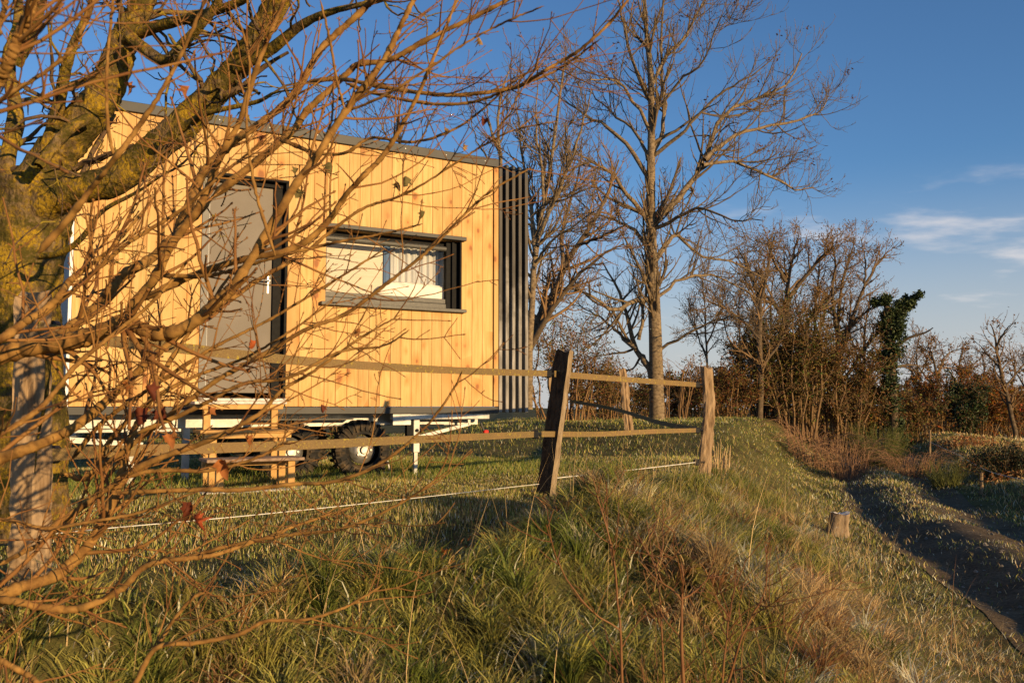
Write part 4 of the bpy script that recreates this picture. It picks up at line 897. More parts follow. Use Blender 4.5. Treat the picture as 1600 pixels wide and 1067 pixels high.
bush('bare_bush', 'bare arching shrub right of the ash trunk', 1050, 670, 21, 1.5, 1.6, 12, 64, 'browntwig', 0, d2=3, d3=3, arch=0.35)
bush('scrub_bush', 'brown scrub right behind the crooked pale post', 1090, 672, 26, 2.3, 1.75, 22, 65, 'browntwig', 4200, BR, 0.05, rmin=0.008)
bush('scrub_bush', 'rusty brown scrub between crooked post and right thicket', 1140, 680, 25, 2.2, 1.7, 22, 66, 'browntwig', 4200, (0.135, 0.075, 0.022), 0.05, rmin=0.008)
bush('scrub_bush', 'dark scrub under the forked thicket tree', 1195, 690, 27, 2.4, 3.0, 28, 67, 'darktwig', 4600, DK, 0.06, rmin=0.009)
bush('scrub_bush', 'dense olive brown undergrowth under the broad oak', 1248, 695, 26, 2.7, 4.2, 40, 68, 'darktwig', 7600, OL_, 0.06, rmin=0.009)
bush('scrub_bush', 'dense brown undergrowth below the open topped tree', 1310, 700, 26.5, 2.7, 3.9, 40, 69, 'darktwig', 7000, BR, 0.06, rmin=0.009)
bush('scrub_bush', 'golden brown undergrowth beside the ivy clad tree', 1352, 705, 27.5, 2.2, 2.4, 30, 70, 'darktwig', 6200, (0.17, 0.09, 0.02), 0.06, rmin=0.009)
bush('scrub_bush', 'brown bush right of the ivy clad tree', 1430, 700, 30, 2.0, 1.9, 24, 71, 'darktwig', 4200, BR, 0.065, rmin=0.01)
bush('copper_bush', 'copper orange bush right of the wire post', 1478, 705, 36, 3.0, 3.0, 28, 72, 'darktwig', 5200, OR, 0.065, rmin=0.011)
bush('copper_bush', 'orange brown bush below the antler boughed tree', 1530, 708, 38, 3.2, 2.9, 28, 73, 'darktwig', 5200, OR, 0.065, rmin=0.011)
bush('copper_bush', 'orange brown bush at the right edge of the picture', 1598, 712, 38, 3.6, 2.9, 28, 74, 'darktwig', 5200, (0.22, 0.10, 0.018), 0.065, rmin=0.011)
bush('holly_bush', 'dark green holly in the orange woodland', 1503, 704, 34, 1.6, 2.2, 22, 75, 'darktwig', 5200, (0.03, 0.04, 0.012), 0.075, rmin=0.01, leafmat='ivy')
HL = ('behind the ivy clad tree', 'behind the copper bush', 'behind the antler boughed tree', 'behind the lone crooked tree at far right', 'behind the open topped tree', 'behind the broad oak', 'behind the forked thicket tree', 'behind the crooked pale post', 'just right of the ash trunk', 'just left of the ash trunk')
for i, (px, Y, w, h) in enumerate(((1405, 60, 7, 5.0), (1470, 64, 7, 5.4), (1540, 66, 7, 5.0), (1610, 62, 7, 5.6), (1330, 60, 7, 4.0), (1250, 58, 7, 4.0), (1170, 58, 7, 3.8), (1100, 56, 7, 3.4), (1030, 56, 7, 3.2), (960, 56, 7, 3.2))):
    bush('hedgerow_bush', 'distant brown hedgerow bush ' + HL[i], px, 690, Y, w, h, 26, 90 + i, 'darktwig', 2600, (0.14, 0.075, 0.025), 0.16, rmin=0.018, d2=1.6, d3=1.8, group='far hedgerow bushes')
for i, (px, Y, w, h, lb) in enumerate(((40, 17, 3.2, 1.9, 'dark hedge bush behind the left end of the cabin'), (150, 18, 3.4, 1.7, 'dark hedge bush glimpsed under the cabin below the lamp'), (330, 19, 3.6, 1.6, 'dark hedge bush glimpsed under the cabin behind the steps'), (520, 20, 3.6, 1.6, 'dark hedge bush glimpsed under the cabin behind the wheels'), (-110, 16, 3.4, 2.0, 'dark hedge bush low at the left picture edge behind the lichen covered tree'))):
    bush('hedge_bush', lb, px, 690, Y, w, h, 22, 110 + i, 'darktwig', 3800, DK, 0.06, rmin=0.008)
# brambles, broom and bracken along the track
def spray(name, label, px, py, Y, w, h, ns, seed, m, arch, n=9, r0=0.006, cat='shrub', lean=0.0, sub=0.0):
    r = np.random.default_rng(seed); b = P(px, py, Y); b[2] = gz(b[0], b[1]) - 0.03
    a = r.uniform(0, 6.283, ns); k = np.sqrt(r.random(ns)); t = np.linspace(0, 1, n)[None]
    foot = np.stack([np.cos(a) * k * w * 0.3, np.sin(a) * k * w * 0.3], -1); d = np.stack([np.cos(a + r.normal(size=ns) * 0.6), np.sin(a + r.normal(size=ns) * 0.6)], -1)
    hh = h * (0.45 + 0.6 * r.random(ns)); reach = w * 0.45 * (0.3 + r.random(ns)) * (0.3 + arch)
    xy = foot[:, None] + d[:, None] * (reach[:, None] * t ** (1 + arch))[..., None]; xy[..., 0] += lean * t
    z = hh[:, None] * np.where(arch > 0.5, np.sin(t * 2.2) / 1.0, t)
    p = np.concatenate([xy, z[..., None]], -1) + r.normal(size=(ns, n, 3)) * 0.008 * h
    gzv = gz(b[0] + foot[:, 0], b[1] + foot[:, 1]) - b[2]; p[..., 2] += gzv[:, None] - 0.02
    R = r0 * (0.6 + 0.7 * r.random(ns))[:, None] * (1 - 0.75 * t); ge = Geo(); V, F = tubes(p, R, 3); ge.add(V, F)
    if sub: c, cr_ = grow(r, p, R, sub, 0.2, 1, 35, 12, (0.12 * h, 0.35 * h), 5, 0.6, 0.1, 0.8, r0 * 0.5); V, F = tubes(c, cr_, 3); ge.add(V, F)
    o = obj(name, ge.mesh(name, True), M[m], None, tuple(b)); return tag(o, label, cat)
M['broom'] = m_two('broom_green', (0.055, 0.065, 0.014), (0.10, 0.10, 0.022), 9, rough=0.8, bump=0)
M['strawstem'] = m_two('straw_stem', (0.34, 0.22, 0.11), (0.50, 0.36, 0.19), 9, rough=0.7, bump=0)
M['bramble'] = m_two('bramble_cane', (0.20, 0.10, 0.05), (0.34, 0.20, 0.11), 6, rough=0.8, bump=0)
spray('broom_shrub', 'upright green broom below the ivy clad tree', 1375, 705, 20, 1.3, 0.95, 380, 130, 'broom', 0.4, r0=0.006, sub=1.5)
spray('broom_shrub', 'small green broom tuft on the grassy verge', 1478, 742, 16.5, 0.8, 0.55, 200, 131, 'broom', 0.45, r0=0.0045, sub=3)
spray('bramble_patch', 'tangled dry bramble canes beside the track below the oak', 1268, 705, 20, 1.7, 0.85, 120, 132, 'bramble', 0.9, r0=0.007, sub=1.5)
spray('bramble_patch', 'tangled dry bramble canes left of the green broom', 1320, 715, 18.5, 1.5, 0.75, 120, 133, 'bramble', 0.9, r0=0.006, sub=1.5)
spray('bramble_patch', 'pale dry canes and stalks below the wire fence post', 1425, 728, 19, 1.6, 0.5, 170, 134, 'bramble', 0.8, r0=0.005, sub=1.5)
spray('dry_stalks', 'cluster of pale cut stalks right of the crooked post', 1125, 702, 11.2, 0.30, 0.42, 13, 135, 'strawstem', 0.05, r0=0.011, cat='stalks')
bush('gorse_bush', 'low black green gorse on the right hand field', 1572, 752, 16.5, 1.8, 0.62, 44, 136, 'darktwig', 5200, (0.022, 0.026, 0.01), 0.03, dep=0.9, d2=5, d3=6, leafmat='ivy', lspread=0.04, rmin=0.004)
# far wire fence
for px, py0, py1, Y, lb in ((1452, 716, 672, 22, 'thin far post carrying a wire above the broom tuft'), (1507, 722, 696, 26, 'short far fence post before the copper bush'), (1532, 760, 738, 15, 'thin short stake on the right hand verge'), (1553, 724, 703, 30, 'pale stub post left of a pair at far right'), (1562, 722, 703, 31, 'pale stub post of the pair before the lone crooked tree'), (1569, 722, 704, 31, 'orange lit stub post beside the far pair')):
    a = P(px, py0, Y); a[2] = min(a[2], float(gz(a[0], a[1]))); b = P(px + 1, py1, Y)
    post('far_post', lb, a, b, 0.055, 0.05, 0.3, 'post_dark', int(px), None, 0.003, 0.2, 'round', 0.01)
ge = Geo(); ge.tube(smooth_path([P(1452, 690, 22), P(1500, 712, 19), P(1545, 736, 15.5), P(1640, 758, 12.5)], 30), 0.004, 5)
tag(obj('fence_wire', ge.mesh('fence_wire', True), M['wire']), 'sagging pale wire running down to the right edge', 'wire')

# --- mossy tree at the left
rng = np.random.default_rng(77)
OY = 4.6
OT = [trace([(48, 840), (45, 700), (42, 560), (40, 450), (48, 350), (62, 290)], OY, OY, 105, 112, 22),
 trace([(45, 330), (72, 270), (105, 215), (150, 165), (178, 110), (195, 60), (222, 10), (250, -60)], OY, OY - 0.2, 88, 34, 26),
 trace([(30, 345), (100, 300), (180, 280), (250, 225), (315, 165), (370, 105), (405, 50), (440, -10), (470, -70)], OY - 0.05, OY - 0.7, 62, 40, 26),
 trace([(60, 260), (85, 190), (96, 140), (105, 100), (118, 60), (140, 15), (150, -40)], OY - 0.1, OY - 0.4, 24, 10, 16),
 trace([(98, 138), (130, 125), (160, 108), (185, 96)], OY - 0.3, OY - 0.5, 12, 2, 8),
 trace([(195, 60), (250, 40), (310, 25), (370, 5), (420, -30)], OY - 0.2, OY - 0.8, 24, 12, 14),
 trace([(250, 225), (300, 190), (330, 175), (400, 160), (430, 145), (470, 140)], OY - 0.4, OY - 1.0, 18, 1.5, 14),
 trace([(20, 330), (10, 260), (25, 180), (12, 100), (30, 30), (20, -40)], OY, OY + 0.4, 34, 14, 14),
 trace([(25, 100), (50, 50), (60, 20), (70, -20)], OY + 0.2, OY, 26, 16, 10),
 trace([(140, 185), (110, 200), (80, 235), (60, 260)], OY - 0.2, OY - 0.35, 22, 18, 8),
 trace([(205, 60), (255, 95), (290, 65), (330, 20), (350, -20)], OY - 0.3, OY - 0.7, 22, 12, 12),
 trace([(370, 105), (420, 80), (470, 40), (520, 18), (590, 2), (640, -12)], OY - 0.5, OY - 1.1, 22, 5, 12),
 trace([(60, 400), (95, 395), (130, 370), (160, 330), (215, 300), (260, 270), (300, 255)], OY - 0.4, OY - 0.9, 14, 1.5, 14),
 trace([(75, 560), (72, 620), (60, 680), (54, 740)], 3.1, 3.05, 10, 1.5, 10)]
lp = np.stack([smooth_path(p, 14) for p, r in OT]); lr = np.stack([np.interp(np.linspace(0, 1, 14), np.linspace(0, 1, len(r)), r) for p, r in OT])
a, ar = grow(rng, lp[1:-1], lr[1:-1], 9, 0.12, 1, 58, 18, (0.18, 0.75), 8, 0.12, 0.24, 0.3, 0.0045, tip=0.4)
b, br = grow(rng, a, ar, 13, 0.1, 1, 52, 18, (0.06, 0.28), 6, 0.12, 0.26, 0.55, 0.0026, tip=0.5)
c, cr_ = grow(rng, b, br, 16, 0.2, 1, 50, 18, (0.03, 0.09), 4, 0.1, 0.25, 0.7, 0.0019, tip=0.6)
root = thing('mossy_tree', 'gnarled tree with yellow lichen on its limbs at left', 'tree', tuple(P(48, 840, OY)))
b0 = P(48, 840, OY)
def knobbly(pts, rr, sides, amp, seed):
    n0 = len(pts); n = n0 * 3; p = smooth_path(pts, n); r = np.interp(np.linspace(0, 1, n), np.linspace(0, 1, n0), rr)
    V, F = tubes(p[None], r[None], sides); c = np.repeat(p, sides, 0); q = np.random.default_rng(seed)
    d = (V - c); k = 1 + amp * (sn(V[:, 0] * 11 + V[:, 1] * 7, V[:, 2] * 11, seed) * 0.7 + sn(V[:, 0] * 31, V[:, 2] * 29 + V[:, 1] * 23, seed + 1) * 0.5 + q.normal(size=len(V)) * 0.25)
    return c + d * k[:, None], F
ge = Geo()
V, F = knobbly(*OT[0], 20, 0.10, 1); ge.add(V - b0, F); obj('trunk', ge.mesh('trunk', True), M['oak'], root)
for k, (p, r) in enumerate(OT[1:]):
    ge = Geo(); V, F = knobbly(p, r * 0.88, 14, 0.18, k + 2); ge.add(V - b0, F); obj('limb', ge.mesh('limb', True), M['oak'], root)
ge = Geo()
for pp, rr, s_ in ((a, ar, 6), (b, br, 4), (c, cr_, 3)):
    V, F = tubes(pp, rr, s_); cc = np.repeat(pp.reshape(-1, 3), s_, 0); V = cc + (V - cc) * (1 + 0.25 * rng.normal(size=(len(V), 1))); ge.add(V - b0, F)
obj('crown', ge.mesh('crown', True), M['oaktwig'], root)

# --- smooth barked maple in the foreground: stem stands just outside the left edge
rng = np.random.default_rng(99)
MB_ = [  # (picture points, near distance, far distance, width at start, width at end)
 ([(-60, 945), (0, 935), (26, 919), (88, 898), (140, 849), (171, 793), (188, 744), (206, 679), (228, 639), (262, 570), (310, 500)], 2.3, 2.6, 30, 8),
 ([(-40, 940), (9, 937), (66, 948), (122, 950), (184, 924), (228, 884), (284, 873), (333, 867), (400, 845), (480, 815), (555, 790)], 2.2, 2.5, 17, 5),
 ([(-60, 735), (0, 716), (66, 692), (118, 666), (166, 626), (205, 590), (260, 540), (330, 490), (400, 440), (470, 400)], 2.5, 2.9, 26, 7),
 ([(-60, 560), (0, 553), (56, 542), (112, 533), (157, 519), (197, 502), (219, 514), (253, 522), (295, 508), (337, 474), (365, 446), (400, 393), (456, 298), (493, 247), (540, 174), (597, 98), (622, 50), (650, -10)], 2.5, 2.2, 38, 11),
 ([(197, 500), (214, 469), (242, 435), (267, 384), (292, 350), (318, 311), (343, 247), (374, 191), (394, 127), (414, 73), (440, 10), (455, -30)], 2.45, 2.1, 22, 8),
 ([(-60, 560), (0, 530), (37, 505), (82, 474), (110, 438), (135, 418), (169, 393), (202, 356), (240, 310)], 2.1, 2.4, 20, 5),
 ([(60, 545), (107, 514), (157, 474), (191, 432), (236, 404), (275, 367), (330, 310)], 2.6, 2.8, 24, 19),
 ([(60, 395), (100, 350), (140, 298), (169, 261), (214, 202), (267, 118), (298, 53), (325, -10)], 2.0, 1.8, 15, 7),
 ([(180, 252), (169, 197), (167, 104), (177, 0), (180, -30)], 1.9, 1.8, 8, 6),
 ([(-30, 180), (0, 157), (93, 96), (126, 51), (150, -10)], 1.9, 1.8, 10, 6),
 ([(-20, 150), (0, 124), (28, 62), (53, 0), (64, -30)], 1.35, 1.3, 24, 20),
 ([(-10, 60), (5, 20), (14, -20)], 1.4, 1.4, 12, 10),
 ([(220, 470), (290, 435), (377, 406), (457, 389), (508, 351), (546, 298), (597, 245), (625, 202), (653, 149), (681, 82), (698, 39), (720, -15)], 2.5, 2.2, 15, 7),
 ([(330, 310), (400, 253), (456, 205), (484, 169), (540, 118), (560, 101), (611, 93), (667, 62), (732, 31), (793, 0), (820, -20)], 2.8, 2.5, 18, 8),
 ([(275, 367), (298, 315), (318, 270), (360, 225), (400, 197), (456, 152), (498, 82), (526, 53), (569, 14), (600, -20)], 2.8, 2.7, 20, 14),
 ([(430, 215), (456, 225), (493, 239), (540, 239), (580, 216), (645, 222), (704, 205), (751, 174), (800, 130), (850, 100)], 2.7, 2.4, 9, 4),
 ([(480, 128), (535, 124), (608, 138), (706, 149), (800, 138), (827, 125), (861, 105), (902, 81), (949, 40), (990, -10)], 2.6, 2.2, 10, 6),
 ([(540, 130), (585, 146), (670, 162), (737, 160), (800, 138), (860, 115), (900, 90), (940, 60)], 2.65, 2.3, 8, 4),
 ([(130, 745), (180, 715), (250, 660), (330, 600), (400, 560), (480, 514), (537, 492), (607, 441), (671, 390), (725, 336), (765, 300), (830, 262)], 2.5, 2.2, 13, 4),
 ([(188, 744), (250, 715), (320, 690), (400, 650), (440, 610), (490, 580), (560, 530), (630, 490)], 2.4, 2.2, 13, 4),
 ([(180, 770), (300, 765), (380, 765), (460, 756), (512, 754), (570, 736), (624, 703), (671, 660), (708, 609), (722, 580)], 2.4, 2.1, 10, 5),
 ([(284, 873), (370, 850), (461, 834), (534, 826), (624, 787), (700, 736)], 2.4, 2.3, 9, 4),
 ([(205, 1080), (214, 1063), (245, 1011), (306, 1004), (375, 990), (415, 970), (472, 968), (530, 952), (573, 929), (600, 912)], 2.2, 2.3, 12, 4),
 ([(245, 1011), (270, 970), (300, 935), (320, 925)], 2.2, 2.2, 9, 6),
 ([(-30, 1010), (0, 1031), (44, 1055), (75, 1080)], 2.0, 2.0, 14, 10),
 ([(100, 740), (140, 745), (170, 690), (230, 630), (300, 590), (380, 560), (450, 520), (520, 470)], 2.6, 2.5, 12, 4),
 ([(70, 830), (130, 790), (200, 745), (260, 735), (330, 735), (400, 715), (450, 690)], 2.5, 2.4, 12, 5),
 ([(110, 720), (160, 660), (230, 610), (330, 545), (420, 500), (520, 440), (600, 390)], 2.7, 2.6, 10, 4),
 ([(60, 500), (130, 440), (200, 380), (280, 330), (350, 270), (420, 215)], 2.3, 2.2, 12, 5),
 ([(230, 430), (330, 430), (420, 405), (520, 380), (600, 365), (660, 350)], 2.5, 2.3, 9, 4),
 ([(205, 680), (300, 640), (380, 600), (450, 590), (530, 550), (600, 540), (640, 515)], 2.3, 2.1, 10, 3.5),
 ([(0, 880), (60, 850), (110, 810), (150, 770), (200, 700)], 2.55, 2.6, 9, 6),
 ([(-20, 690), (60, 640), (120, 570), (180, 520), (240, 470), (300, 400)], 2.2, 2.3, 12, 6),
 ([(-20, 840), (0, 812), (70, 825), (140, 815), (220, 800), (300, 770)], 2.35, 2.4, 9, 6),
 ([(430, 400), (400, 300), (385, 200), (390, 100), (370, 20), (360, -20)], 2.2, 2.1, 7, 4),
 ([(500, 0), (515, 60), (525, 120), (538, 170)], 2.1, 2.2, 5, 7),
 ([(540, 175), (600, 150), (680, 100), (740, 60), (800, 30), (850, 10)], 2.2, 2.0, 6, 4),
 ([(470, 400), (560, 330), (640, 300), (735, 240), (800, 205), (870, 190)], 2.4, 2.2, 7, 3)]
stem0 = np.array([-2.0, 2.35, float(gz(-2.0, 2.35)) - 0.05])
stem = smooth_path([stem0, (-1.95, 2.33, -0.1), (-1.85, 2.32, 0.6), (-1.8, 2.3, 1.2), (-1.72, 2.2, 2.0)], 22)
root = thing('bare_tree', 'smooth barked bare tree reaching across the left foreground', 'tree', tuple(stem0))
ge = Geo(); V, F = tubes(stem[None], np.linspace(0.075, 0.03, 22)[None], 12); ge.add(V - stem0, F); obj('trunk', ge.mesh('trunk', True), M['maple'], root)
mp, mr_ = [], []
for k, (pts, y0, y1, w0, w1) in enumerate(MB_):
    n = max(14, len(pts) * 4); p, r = trace(pts, y0, y1, w0 * 0.78, w1 * 0.68, n)
    dz = np.cumsum(rng.normal(size=n)) * 0.008; p = p - np.array([0, 0, EYE]); p *= (1 + dz / 2.4)[:, None]; p = p + np.array([0, 0, EYE])
    if pts[0][0] <= 20 and pts[0][1] > 0:      # runs back to the stem outside the frame
        j = np.argmin(np.abs(stem[:, 2] - (p[0, 2] - 0.1))); p = np.vstack([smooth_path([stem[j], (stem[j] + p[0]) / 2 + [0, 0, -0.02], p[0]], 5)[:-1], p]); r = np.concatenate([np.full(4, r[0] * 1.1), r])
    else: r[0] *= 0.3
    r[-1] *= 0.4
    r = r * (1 + 0.10 * np.convolve(rng.normal(size=len(r)), [.25, .5, .25], 'same'))
    ln = np.linalg.norm(np.diff(p, axis=0), axis=1).sum(); n3 = max(len(p), int(ln / 0.009)); pf = smooth_path(p, n3); rf = np.interp(np.linspace(0, 1, n3), np.linspace(0, 1, len(r)), r)
    sa = np.linspace(0, ln, n3); nd = np.cumsum(rng.uniform(0.045, 0.12, int(ln / 0.045) + 2)); nd = nd[nd < ln]
    for q_ in nd: rf = rf * (1 + rng.uniform(0.10, 0.26) * np.exp(-((sa - q_) / 0.009) ** 2))
    pf[1:-1] += rng.normal(size=(n3 - 2, 3)) * 0.0006
    V, F = tubes(pf[None], rf[None], 8); ge = Geo(); ge.add(V - stem0, F); obj('branch', ge.mesh('branch', True), M['maple'], root)
    mp.append(smooth_path(p, 20)); mr_.append(np.interp(np.linspace(0, 1, 20), np.linspace(0, 1, len(r)), r))
mp = np.stack(mp); mr_ = np.stack(mr_)
a, ar = grow(rng, mp, mr_, 13.5, 0.12, 1.0, 42, 12, (0.14, 0.52), 9, 0.25, 0.085, 0.42, 0.0019, tip=0.45)
b, br = grow(rng, a, ar, 12, 0.15, 1.0, 46, 12, (0.04, 0.17), 6, 0.15, 0.10, 0.6, 0.0012, tip=0.7)
c, cr_ = grow(rng, np.vstack([b, a[:, :6]]), np.vstack([br, ar[:, :6]]), 9, 0.2, 1.0, 48, 12, (0.015, 0.05), 4, 0.15, 0.1, 0.7, 0.0012, tip=0.9)
ge = Geo()
for pp, rr, s_ in ((a, ar, 5), (b, br, 4), (c, cr_, 3)): V, F = tubes(pp, rr, s_); ge.add(V - stem0, F)
tips = np.vstack([a[:, -1], b[:, -1]]); bd = np.concatenate([ar[:, -1], br[:, -1]]) * 1.7      # buds
dirs = nrm(np.vstack([a[:, -1] - a[:, -2], b[:, -1] - b[:, -2]]))
bp = np.stack([tips - dirs * 0.003, tips + dirs * 0.002, tips + dirs * 0.007], 1); V, F = tubes(bp, np.stack([bd * 0.6, bd, bd * 0.25], 1), 4); ge.add(V - stem0, F)
obj('twigs', ge.mesh('twigs', True), M['mapletwig'], root)
# the last curled leaves on it, each one hanging on a twig
def dead_leaf(pos, size, colr, seed, parent=None, off=None, flat=False, label=None):
    r = np.random.default_rng(seed); lobes = [(0, -0.55), (0.32, -0.38), (0.62, -0.42), (0.42, -0.06), (0.72, 0.22), (0.36, 0.24), (0.30, 0.52), (0.0, 0.85), (-0.30, 0.50), (-0.38, 0.22), (-0.70, 0.20), (-0.42, -0.08), (-0.60, -0.42), (-0.30, -0.38)]
    pts = np.array(lobes) * (1 + 0.12 * r.normal(size=(14, 2))); c1, c2 = r.uniform(1.3, 2.4), r.uniform(-1.6, 1.6)
    def lift(q): x, y = q[:, 0], q[:, 1]; return np.stack([np.sin(x * c1) / c1 * 0.9, y * 0.95, (1 - np.cos(x * c1 * 1.5)) * 0.7 + c2 * y * y * 0.6 + 0.05 * np.sin(7 * x + 5 * y)], -1)
    mid = pts * 0.5; V = np.vstack([[[0, 0]], mid, pts]); V = lift(V) * size; n = 14
    F3 = [[0, 1 + i, 1 + (i + 1) % n] for i in range(n)]; F4 = [[1 + i, 1 + n + i, 1 + n + (i + 1) % n, 1 + (i + 1) % n] for i in range(n)]
    C = np.array(colr)[None] * (0.7 + 0.5 * r.random((len(V), 1)))
    ge = Geo(); ge.add(V, [np.array(F3), np.array(F4)], C)
    st = np.array([[0, -0.55, 0], [0.05, -0.8, 0.1], [0.02, -1.1, 0.25]]) * size; Vt, Ft = tubes(st[None], np.full((1, 3), 0.014 * size), 4); ge.add(Vt, Ft, np.array(colr) * 0.6)
    rot = (math.radians(90) + r.uniform(-.5, .5) + math.pi, r.uniform(-.6, .6), r.uniform(-3, 3))       # hangs from its stalk
    from mathutils import Euler
    q = np.array(Euler(rot).to_matrix()) @ st[-1]
    o = obj('leaf', ge.mesh('leaf', True), M['leaf'], parent, tuple(np.array(pos) - q - (off if off is not None else 0)), rot)
    if label: o['label'] = label
    return o
ALLT = np.vstack([a.reshape(-1, 3), b.reshape(-1, 3), mp[:, 2:].reshape(-1, 3)])
RD, OG, TN, GN = (0.13, 0.030, 0.012), (0.33, 0.115, 0.03), (0.34, 0.20, 0.07), (0.16, 0.13, 0.045)
for k, (px, py, Y, s, c_) in enumerate(((222, 648, 2.05, 0.052, RD), (246, 655, 2.0, 0.046, RD), (232, 632, 2.1, 0.04, RD), (260, 690, 2.05, 0.035, OG), (341, 752, 2.0, 0.048, OG), (292, 792, 2.0, 0.042, RD), (303, 800, 2.05, 0.04, (0.35, 0.07, 0.02)), (325, 645, 2.1, 0.035, OG), (767, 188, 2.3, 0.028, RD), (748, 76, 2.4, 0.026, TN), (460, 270, 2.5, 0.036, GN), (508, 262, 2.5, 0.032, GN), (474, 300, 2.5, 0.03, GN), (627, 280, 2.4, 0.036, GN), (624, 296, 2.4, 0.026, GN), (668, 335, 2.4, 0.026, GN), (562, 522, 2.3, 0.028, (0.34, 0.14, 0.04)), (735, 233, 2.4, 0.024, TN), (410, 222, 2.4, 0.034, RD), (209, 157, 1.9, 0.03, OG), (317, 152, 1.9, 0.03, OG), (710, 203, 2.4, 0.016, TN), (6, 752, 2.0, 0.03, OG), (928, 78, 2.3, 0.02, (0.30, 0.10, 0.03)), (505, 630, 2.2, 0.022, RD), (385, 690, 2.2, 0.03, OG), (185, 610, 2.2, 0.035, OG), (400, 540, 2.2, 0.024, (0.4, 0.09, 0.02)))):
    tgt = P(px, py, Y) + np.array([0, 0, s * 0.9]); dp = ALLT - tgt; view = nrm(tgt - np.array([0, 0, EYE])); al = (dp * view).sum(1)
    tw = ALLT[np.argmin(np.linalg.norm(dp - al[:, None] * view, axis=1) + 0.12 * np.abs(al))]
    dead_leaf(tw, s * 0.8, c_, 200 + k, root, stem0, label='single curled dead leaf still on its twig')

# ------------------------------------------------------------------ small shoots in front
SH = [('reddish sapling with two long upright tips in the centre foreground', 2.75, [([(973, 1120), (972, 1067), (970, 990), (964, 927), (959, 871), (937, 787), (926, 746)], 9, 3), ([(962, 900), (955, 860), (944, 800), (934, 757)], 4, 2), ([(970, 985), (919, 949), (881, 896), (862, 850), (853, 818)], 5, 2.5), ([(972, 1010), (990, 980), (1010, 960)], 4, 2)]),
 ('thick forked sapling right of the centre foreground', 2.7, [([(1070, 1120), (1068, 1067), (1064, 990), (1066, 940), (1067, 900), (1064, 880)], 12, 4), ([(1065, 938), (1050, 920), (1034, 909), (1025, 884), (1008, 855), (994, 830)], 6, 2.5), ([(1026, 886), (1034, 860), (1036, 830), (1036, 805)], 4, 2), ([(1066, 935), (1085, 925), (1105, 905), (1115, 895)], 5, 2.5), ([(1034, 909), (1020, 870), (1010, 810)], 3.5, 2), ([(1067, 915), (1060, 880), (1052, 850), (1058, 812)], 4, 2)]),
 ('thin straight sapling between the two larger shoots', 2.9, [([(1040, 1120), (1037, 1067), (1034, 990), (1031, 940), (1024, 890), (1008, 850)], 7, 2.5), ([(1033, 980), (1015, 930), (1005, 890)], 3.5, 2)]),
 ('branching sapling with many spurs at lower right foreground', 2.75, [([(1126, 1120), (1131, 1040), (1140, 965), (1147, 921), (1150, 880)], 7, 2.5), ([(1141, 965), (1120, 935), (1112, 905)], 4, 2), ([(1139, 985), (1165, 955), (1200, 935)], 4, 2), ([(1146, 925), (1160, 890), (1166, 870)], 3.5, 2)]),
 ('leaning reddish sapling at the right of the foreground group', 2.85, [([(1120, 1110), (1140, 1060), (1160, 990), (1185, 945), (1200, 900), (1195, 850)], 8, 2.5), ([(1160, 990), (1155, 950), (1165, 900)], 4, 2), ([(1175, 962), (1210, 940), (1245, 910)], 4, 2), ([(1150, 1020), (1130, 985), (1118, 960)], 3.5, 2)]),
 ('slim bare sapling beside the lower right grass bank', 3.1, [([(1228, 1110), (1225, 1060), (1240, 1010), (1262, 960), (1300, 920), (1330, 905)], 5, 2), ([(1236, 1020), (1225, 970), (1228, 930)], 3, 1.5)])]
for k, (lb, Y, tr) in enumerate(SH):
    r = np.random.default_rng(300 + k); AL = [trace(pts, Y, Y + r.normal() * 0.10 * (i > 0), w0 * 0.6, w1 * 0.5, 14, 0.001, r) for i, (pts, w0, w1) in enumerate(tr)]
    lp = np.stack([p for p, _ in AL]); lr = np.stack([q for _, q in AL]); a, ar = grow(r, lp, lr, 20, 0.15, 0.98, 48, 10, (0.05, 0.26), 7, 0.5, 0.07, 0.55, 0.0018, tip=0.5); b, br = grow(r, a, ar, 8, 0.2, 1, 50, 10, (0.02, 0.07), 4, 0.4, 0.08, 0.7, 0.0014)
    base = lp[0, 0].copy(); base[2] = gz(base[0], base[1]); d = lp[0, 0] - base
    AL[0] = (np.vstack([base[None] - [[0, 0, 0.05]], AL[0][0]]), np.concatenate([[AL[0][1][0]], AL[0][1]])) if d[2] > 0 else AL[0]
    build_tree('sapling', lb, 'sapling', base, AL, 'shoot', 'shoot', 7, [(a, ar, 4), (b, br, 3)], seed=k)

spray('shoot_thicket', 'tangle of thin reddish shoots low at the right of the foreground', 1185, 1040, 3.1, 0.75, 0.42, 46, 330, 'shoot', 0.35, r0=0.0026, sub=9)
spray('shoot_thicket', 'tangle of thin reddish shoots round the forked sapling', 1050, 1050, 3.0, 0.7, 0.40, 40, 331, 'shoot', 0.35, r0=0.0024, sub=9)
